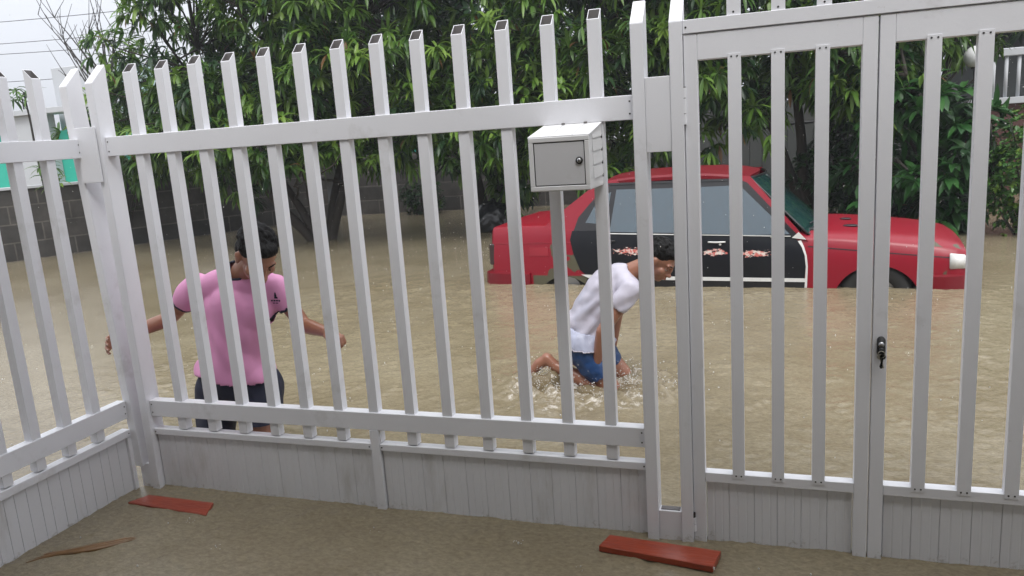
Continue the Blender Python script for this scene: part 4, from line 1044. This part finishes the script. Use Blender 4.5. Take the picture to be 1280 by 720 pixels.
bush('bush', 'drooping leafy sprig rising over the left block wall before the teal house', (-10.95, 8.2, .2), (.35, .35), 2.4, 60, 9, .22, .045, [M['leaf'], M['leafyoung']])
bush('hedge', 'dark hedge filling the gap beyond the bonnet of the red car', (1.5, 8.9, -.3), (1.3, .5), 2.1, 700, 26, .13, .06, [M['leafdark'], M['leaf']], 'hedge')
# leafy tip that sticks out left of the big mango, and the bare tree behind
g = random.Random(77)
T = empty('dead_tree'); tag(T, 'bare twiggy tree against the sky at the left of the mango crown', 'tree')
q = MB(); lv = Leaves(); b0 = Vector((-15.2, 12.5, -.4)); tp = Vector((-14.9, 12.4, 3.2)); limb(q, b0, tp, .09, .05, g, .03)
for i in range(26):
    s = b0.lerp(tp, g.uniform(.75, 1)); e = s + Vector((g.uniform(-1.6, 1.9), g.uniform(-.3, .3), g.uniform(.8, 2.6))); pts = limb(q, s, e, .026, .006, g, .06, 6)
    for j in range(3):
        s1 = pts[g.randint(2, 6)]; limb(q, s1, s1 + Vector((g.uniform(-.5, .5), 0, g.uniform(.2, .9))), .010, .004, g, .05, 3)
for i in range(130):
    lv.whorl(Vector((-14.6 + g.gauss(0, .45), 12.3 + g.gauss(0, .2), 3.1 + g.gauss(0, .40))), rdir(g), 5, .10, .05, .3, 0, g, 2)
q.build('trunk', [M['twig']], T, True); lv.build('foliage', [M['leafdark']], T)
T = empty('mango_sapling'); tag(T, 'thin mango sapling whose drooping leaf tuft shows above the side fence', 'tree')
q = MB(); lv = Leaves(); limb(q, (-10.6, 6.6, -.4), (-10.75, 6.5, 2.62), .03, .012, g, .03)
for p in ((-10.8, 6.4, 2.68), (-10.72, 6.5, 2.6), (-10.92, 6.45, 2.55)): lv.whorl(Vector(p), Vector((.1, -.3, .8)), 13, .30, .04, 1.5, 0, g)
for i in range(14): lv.whorl(Vector((-10.55 + g.gauss(0, .12), 6.55, 1.5 + g.gauss(0, .28))), Vector((g.uniform(-1, 1), -.5, .6)), 9, .24, .04, 1.2, g.choice((0, 0, 1)), g)
q.build('trunk', [M['twig']], T, True); lv.build('crown', [M['leaf'], M['leafyoung']], T)

# far belt of foliage: one mass nobody could count
g = random.Random(5); lv = Leaves()
for i in range(3600):
    x = g.uniform(-12.0, 6.5); y = g.uniform(13.0, 15.5); top = 6.6 + 1.2 * noise.noise(Vector((x * .5, 0, 0))) - max(0, -9.5 - x) * 1.6
    if x > 2.2: top = 4.6
    z = g.uniform(.2, 1) * top
    if 2.7 < x < 6 and z < 2.7: continue
    if noise.noise(Vector((x * .9, y * .4, z * .9))) > .5: continue
    lv.whorl(Vector((x, y, z)), rdir(g) + Vector((0, -.6, .3)), 7, .55, .15, .8, 0, g, 2)
tag(lv.build('woodland', [M['leafdark']]), kind='stuff')

# ------------------------------------------------------------------ walls and buildings
def wall_between(name, a, b, h, th, m, label, z0=-.5, coping=None):
    a = Vector((a[0], a[1], 0)); b = Vector((b[0], b[1], 0)); L = (b - a).length; ang = math.atan2(b.y - a.y, b.x - a.x)
    W = empty(name, a, ang); tag(W, label, 'wall')
    bx('masonry', 0, L, 0, th, z0, h, [m], W, .004)
    if coping: bx('coping', -.03, L + .03, -.03, th + .03, h + .001, h + .045, [coping], W, .004)
    return W
wall_between('block_wall', (-13.6, 3.6), (-8.95, 11.75), 1.16, .15, M['block'], 'grey concrete block wall on the left with a pale coping', coping=M['render'])
wall_between('block_wall', (-8.9, 12.1), (-2.4, 12.9), 1.25, .15, M['block'], 'dark block wall at the back behind the mango trunks')
wall_between('boundary_wall', (-2.2, 12.0), (2.9, 12.0), 1.75, .15, M['grey'], 'weathered pale grey wall behind the roof of the red car')
# grille in front of the grey wall
GR = empty('metal_railing', (-.6, 10.9, 0)); tag(GR, 'dark metal railing with thin uprights seen above the windshield of the car', 'railing')
q = MB(); q.tube([(0, 0, 1.28), (.9, 0, 1.36), (2.0, 0, 1.38)], .022, 8); q.tube([(0, 0, .25), (2.0, 0, .25)], .02, 8); q.build('rail', [M['black']], GR, True)
for k in range(11):
    q = MB(); q.tube([(.02 + .196 * k, 0, -.4), (.02 + .196 * k, 0, 1.27)], .009, 6); q.build('bar', [M['grey']], GR)
bush('bush', 'round dark bush behind the windshield of the red car', (.35, 9.7, -.3), (.50, .4), 1.25, 330, 16, .10, .05, [M['leafdark'], M['leafdark']])
LW = empty('low_wall', (.95, 9.6, 0)); tag(LW, 'dark red painted low wall beyond the bonnet of the red car', 'wall')
bx('masonry', 0, .85, 0, .2, -.5, .78, [M['terracotta']], LW, .01); bx('footing', -.05, .95, -.05, .25, -.5, .50, [M['grey']], LW, .01)
# terrace with white balusters
BT = empty('balcony', (3.05, 11.9, 0)); tag(BT, 'white balustraded balcony on a terracotta wall at the upper right', 'balcony')
bx('wall', 0, 5, 0, 2.5, -.5, 1.44, [M['terracotta']], BT, .005)
bx('slab', -.06, 5.06, -.08, 2.5, 1.441, 1.54, [M['render']], BT, .005)
bx('handrail', -.04, 5, -.03, .09, 2.18, 2.30, [M['render']], BT, .01)
for k in range(16):
    q = MB(); q.tube([(.10 + .175 * k, .03, 1.541), (.10 + .175 * k, .03, 2.179)], [.028, .028], 10); q.build('baluster', [M['render']], BT, True)
bx('back_wall', 0, 5, 2.2, 2.4, 1.541, 4.2, [M['grey']], BT)
# globe lamp
GL = empty('garden_lamp', (2.46, 9.05, 0)); tag(GL, 'white globe lamp unlit on a thin pole beside the balcony', 'lamp')
q = MB(); q.tube([(0, 0, -.5), (0, 0, 1.94)], .022, 10); q.tube([(0, 0, 1.93), (0, 0, 1.975)], [.05, .06], 14); q.build('pole', [M['black']], GL, True)
q = MB(); q.ball((0, 0, 2.08), .14, 0, 28, 18); q.build('globe', [M['globe']], GL, True)
# teal house
HS = empty('house', (-26, 15, 0)); tag(HS, 'teal and white single storey house behind the left block wall', 'house')
bx('wall', 0, 16.5, 0, 5, -.5, 2.45, [M['teal']], HS, .01)
bx('pillar', 5.0, 6.35, -.35, -.01, -.5, 2.92, [M['render']], HS, .01)
bx('coping', 3.8, 8.6, -.5, .3, 2.921, 3.08, [M['render']], HS, .01)
bx('roof_block', 6.0, 8.4, .45, 3.5, 2.46, 4.25, [M['render']], HS, .02)
for xx in (4.55, 4.75, 5.35, 5.6):
    q = MB(); q.tube([(xx, -.1, 3.08), (xx + .02, -.1, 3.55 + .15 * math.sin(xx * 9))], .022, 6); q.build('rebar', [M['black']], HS)
bx('white_band', 9.0, 16.5, -.03, -.004, -.5, 1.30, [M['render']], HS, .002)
# black refuse bag by the second trunk
q = MB(); q.ball((0, 0, 0), .30, 0, 24, 16, (1.1, .8, .95))
bag = fuse('rubbish_bag', [((0, 0, .25), .06, (.02, 0, .38), .03)], [((0, 0, .05), (.36, .28, .30), None), ((.15, 0, -.05), (.28, .25, .25), None)], [M['bag']], None, .02, 3, post=wrinkler(.03, 7))
bag.location = (-4.28, 9.0, .12); tag(bag, 'black plastic rubbish bag heaped beside the trunk left of the car boot', 'bag')
# power lines
for i, (za, zb_) in enumerate(((9.35, 8.75), (8.35, 7.9), (7.95, 7.3), (6.45, 6.55))):
    cu = MB(); pts = []
    for k in range(25):
        t = k / 24; pts.append(Vector((-52 + 60 * t, 27 + i * .3, za + (zb_ - za) * t - 1.1 * math.sin(math.pi * t))))
    cu.tube(pts, .016, 5); o = cu.build('power_line', [M['wire']], None, True)
    tag(o, ('topmost', 'second highest', 'third highest', 'lowest')[i] + ' of the four power lines crossing the sky at the upper left', 'power line', 'power lines at the upper left')
# unseen porch house behind the viewer, roof reach set to darken yard and fence
HO = empty('porch_house', (0, 0, 0)); tag(HO, 'unseen house with a deep porch roof behind the viewpoint, shading the yard', 'house')
bx('wall', -7, 7, -6.4, -6.2, -.4, 2.9, [M['housewall']], HO)
bx('porch_roof', -4.4, 7, -6.6, -1.15, 2.9, 3.05, [M['soffit']], HO)
bx('door', -1, .1, -6.19, -6.14, -.4, 2.0, [M['black']], HO)

# ------------------------------------------------------------------ water
def axis_coords(a, b, step, lo, hi):
    c = list(np.arange(a, b, step)); s = step; x = a
    L_ = []
    while x > lo: s *= 1.18; x -= s; L_.append(x)
    s = step; x = c[-1]; H_ = []
    while x < hi: s *= 1.18; x += s; H_.append(x)
    return np.array(L_[::-1] + c + H_)
xs = axis_coords(-4.6, 2.2, .021, -260, 260); ys = axis_coords(-1.6, 5.0, .021, -260, 330)
X, Y = np.meshgrid(xs, ys); rs = np.random.RandomState(3); Z = np.zeros_like(X)
dx = np.maximum(np.gradient(xs)[None, :], np.gradient(ys)[:, None])
for i in range(38):
    lam = .07 * 1.11 ** (i * .9); th = rs.uniform(0, 2 * np.pi); k = 2 * np.pi / lam; ph = rs.uniform(0, 6.28)
    wob = .6 * np.sin(X * 1.3 * np.cos(th + 1) + Y * 1.7 * np.sin(th + 2) + ph)
    A = .0003 * (lam / .1) ** .15
    Z += A * np.sin(k * (X * np.cos(th) + Y * np.sin(th)) + ph + wob * 2) * (lam > 2.5 * dx)
Z *= np.where(Y > .03, 1.0, .35)
drops = []
for i in range(3600):
    cx = rs.uniform(-4.4, 2.1); cy = rs.uniform(-1.5, 4.9)
    if cy < -.9 and rs.rand() < .5: continue
    r0 = rs.uniform(.012, .055); w = r0 * .5 + .008; drops.append((cx, cy, r0))
    ix = np.searchsorted(xs, [cx - .12, cx + .12]); iy = np.searchsorted(ys, [cy - .12, cy + .12])
    sx = X[iy[0]:iy[1], ix[0]:ix[1]]; sy = Y[iy[0]:iy[1], ix[0]:ix[1]]; d = np.hypot(sx - cx, sy - cy)
    Z[iy[0]:iy[1], ix[0]:ix[1]] += .0048 * np.exp(-((d - r0) / .014) ** 2) * (.05 / (r0 + .03)) - .003 * np.exp(-(d / .02) ** 2)
# churned water round the wading man and a small wash round the other
for (cx, cy, R0, A) in ((-1.05, 1.66, .34, .030), (-1.36, 1.66, .15, .026), (-.80, 1.72, .2, .026), (-2.6, .42, .28, .009)):
    d = np.hypot(X - cx, (Y - cy) * 1.15)
    m_ = d < 1.2
    ch_ = (np.sin(X * 31 + 3 * np.sin(Y * 17)) * np.sin(Y * 37 + 2 * np.sin(X * 23)) + .6 * np.sin(X * 63 + Y * 41))
    Z += np.where(m_, A * np.exp(-((d - R0) / .16) ** 2) * (.55 + .45 * ch_) + A * .25 * np.sin(d * 28) * np.exp(-d * 2.2), 0)
Z += np.where((X > -2.9) & (X < 1.3), .0035 * np.exp(-np.abs(Y - .02) / .03) + .0016 * np.sin(np.abs(Y - .02) * 190 + 2 * np.sin(X * 9)) * np.exp(-np.abs(Y - .02) / .10), 0)
fl = np.abs(Y - (4.72 - .0699 * (X + 2.8))); Z += np.where((X > -2.9) & (X < 1.6) & (Y < 4.8), .005 * np.exp(-fl / .04) + .0025 * np.sin(fl * 90 + 2 * np.sin(X * 7)) * np.exp(-fl / .25), 0)
nx, ny = len(xs), len(ys)
co = np.stack([X.ravel(), Y.ravel(), Z.ravel()], 1).astype(np.float32)
idx = np.arange(nx * ny).reshape(ny, nx); quads = np.stack([idx[:-1, :-1], idx[:-1, 1:], idx[1:, 1:], idx[1:, :-1]], -1).reshape(-1, 4)
me = bpy.data.meshes.new('flood_water'); me.vertices.add(len(co)); me.vertices.foreach_set('co', co.ravel())
me.loops.add(quads.size); me.loops.foreach_set('vertex_index', quads.ravel().astype(np.int32)); me.polygons.add(len(quads))
me.polygons.foreach_set('loop_start', np.arange(0, quads.size, 4, dtype=np.int32)); me.polygons.foreach_set('loop_total', np.full(len(quads), 4, dtype=np.int32))
me.update(calc_edges=True)
tag(link('flood_water', me, [M['water']], None, True), kind='structure')
q = MB(); q.add([(-260, -260, -.52), (260, -260, -.52), (260, 330, -.52), (-260, 330, -.52)], [(0, 1, 2, 3)]); tag(q.build('ground', [M['soil']]), kind='structure')

# rain splashes: tiny crowns and beads standing on the surface
q = MB(); g = random.Random(9)
for i in range(620):
    x = g.uniform(-5.5, 3.2); y = g.uniform(-1.3, 9) if g.random() < .85 else g.uniform(-1.3, 0)
    if abs(y - .03) < .12: continue
    k = g.random(); r_ = g.uniform(.0016, .0042)
    q.ball((x, y, g.uniform(.004, .03)), r_, 0, 6, 4, (1, 1, g.uniform(1, 2.2)))
    if k < .4:
        for j in range(g.randint(3, 6)):
            a = g.uniform(0, 6.28); d = g.uniform(.008, .022); q.ball((x + d * math.cos(a), y + d * math.sin(a), g.uniform(.002, .018)), r_ * .55, 0, 6, 4)
tag(q.build('rain_splashes', [M['drop']], None, True), kind='stuff')
q = MB()
for i in range(2600):   # drops falling through the air
    x = g.uniform(-7, 4.5); y = g.uniform(.15, 7.5); z = g.uniform(.05, 3.2); r_ = g.uniform(.0011, .0022)
    q.ball((x, y, z), r_, 0, 6, 4, (1, 1, 1.5))
tag(q.build('falling_rain', [M['drop']], None, True), kind='stuff')
# the splash thrown up round the wading man
q = MB()
for i in range(1500):
    c_ = g.choice(((-1.36, 1.64, .05, .07), (-1.36, 1.66, .05, .07), (-1.10, 1.56, .02, .12), (-.80, 1.62, .05, .10), (-.72, 1.7, .05, .16), (-1.2, 1.6, .02, .12)))
    x = g.gauss(c_[0], c_[3]); y = g.gauss(c_[1], .07); z = abs(g.gauss(0, c_[2] + .02)) + .004
    q.ball((x, y, z), g.choice((.0014, .0018, .0024, .0036)), 0, 6, 5, (g.uniform(.8, 1.6), 1, g.uniform(.7, 1.5)))
tag(q.build('splash_droplets', [M['drop']], None, True), kind='stuff')
def lump(co, n): return co + n * (.010 * noise.noise(co * 16) + .004 * noise.noise(co * 40))
sb = []
for i in range(46):
    a = i / 46 * 2 * math.pi; rx, ry = .33, .13
    sb.append(((-1.10 + rx * math.cos(a) + g.uniform(-.03, .03), 1.60 + ry * math.sin(a) + g.uniform(-.02, .02), -.006), (g.uniform(.04, .09), g.uniform(.025, .05), g.uniform(.008, .017)), (0, 0, g.uniform(0, 3))))
for c_, s_ in (((-1.34, 1.61, .0), (.10, .06, .085)), ((-1.29, 1.63, .01), (.06, .05, .10)), ((-1.40, 1.62, .02), (.05, .04, .075)), ((-1.00, 1.56, .0), (.12, .06, .038)), ((-.80, 1.60, .0), (.08, .06, .045))): sb.append((c_, s_, (0, .2, 0)))
o = fuse('muddy_splash', [], sb, [M['muddrop']], None, .008, 2, post=lump); tag(o, kind='stuff')

# ------------------------------------------------------------------ haze of the rain
q = MB(); q.add([(x, y, z) for z in (-1.6, 14) for y in (-8, 60) for x in (-60, 40)], [(0, 2, 3, 1), (4, 5, 7, 6), (0, 1, 5, 4), (2, 6, 7, 3), (0, 4, 6, 2), (1, 3, 7, 5)])
hz = bpy.data.materials.new('rain_haze'); hz.use_nodes = True; nt = hz.node_tree; nt.nodes.remove(nt.nodes['Principled BSDF'])
pv = nd(nt, 'ShaderNodeVolumePrincipled'); pv.inputs['Color'].default_value = (.88, .91, .95, 1); pv.inputs['Density'].default_value = .0026; pv.inputs['Anisotropy'].default_value = .2
nt.links.new(pv.outputs[0], nt.nodes['Material Output'].inputs['Volume'])
tag(q.build('haze', [hz]), kind='stuff')

# ------------------------------------------------------------------ light, sky, camera
w = bpy.data.worlds.new('World'); scn.world = w; w.use_nodes = True; nt = w.node_tree; bg = nt.nodes['Background']
sky = nd(nt, 'ShaderNodeTexSky'); sky.sky_type = 'NISHITA'; sky.sun_disc = False; sky.sun_elevation = R(58); sky.sun_rotation = R(150); sky.air_density = 1.0; sky.dust_density = 4.0
hs = nd(nt, 'ShaderNodeHueSaturation'); hs.inputs['Saturation'].default_value = .28; nt.links.new(sky.outputs[0], hs.inputs['Color'])
mx = nd(nt, 'ShaderNodeMix', data_type='RGBA'); mx.inputs['Factor'].default_value = .8   # an overcast deck: about three times brighter overhead than at the horizon
wt = nd(nt, 'ShaderNodeTexCoord'); ws = nd(nt, 'ShaderNodeSeparateXYZ'); nt.links.new(wt.outputs['Generated'], ws.inputs[0])
wn = nd(nt, 'ShaderNodeTexNoise', Scale=2.2, Detail=5.0); nt.links.new(wt.outputs['Generated'], wn.inputs['Vector'])
wa = nd(nt, 'ShaderNodeMath', operation='MULTIPLY_ADD'); nt.links.new(wn.outputs['Fac'], wa.inputs[0]); wa.inputs[1].default_value = .16; nt.links.new(ws.outputs[2], wa.inputs[2])
wr_ = nd(nt, 'ShaderNodeMapRange'); wr_.inputs[1].default_value = .05; wr_.inputs[2].default_value = 1.05; nt.links.new(wa.outputs[0], wr_.inputs[0])
wm = nd(nt, 'ShaderNodeMix', data_type='RGBA'); wm.inputs['A'].default_value = (2.30, 2.42, 2.75, 1); wm.inputs['B'].default_value = (8.6, 8.7, 9.0, 1); nt.links.new(wr_.outputs[0], wm.inputs['Factor'])
nt.links.new(wm.outputs['Result'], mx.inputs['B'])
nt.links.new(hs.outputs[0], mx.inputs['A']); nt.links.new(mx.outputs['Result'], bg.inputs['Color'])
bg.inputs['Strength'].default_value = .15
sd = bpy.data.lights.new('Sun', 'SUN'); sd.energy = 1.1; sd.angle = R(25); sd.color = (1, .985, .96)
so_ = bpy.data.objects.new('Sun', sd); COL.objects.link(so_)
el, az = R(58), R(150)     # azimuth measured like the sky node's rotation
dirv = Vector((math.sin(az) * math.cos(el), math.cos(az) * math.cos(el), math.sin(el)))
so_.rotation_euler = dirv.to_track_quat('Z', 'Y').to_euler(); so_.location = dirv * 30

cd = bpy.data.cameras.new('Camera'); cd.sensor_width = 36; cd.lens = 973.477 / 1280 * 36; cd.clip_end = 1000; cd.clip_start = .05
cam = bpy.data.objects.new('Camera', cd); COL.objects.link(cam); cam.location = (0, -2.7257, 1.55)
cam.rotation_euler = (1.3718014, .06765127, .31798814); scn.camera = cam
scn.view_settings.view_transform = 'Standard'; scn.view_settings.look = 'None'; scn.view_settings.exposure = .88; scn.view_settings.gamma = 1
scn.cycles.max_bounces = 6; scn.cycles.transparent_max_bounces = 6; scn.cycles.volume_bounces = 0
scn.cycles.use_denoising = True
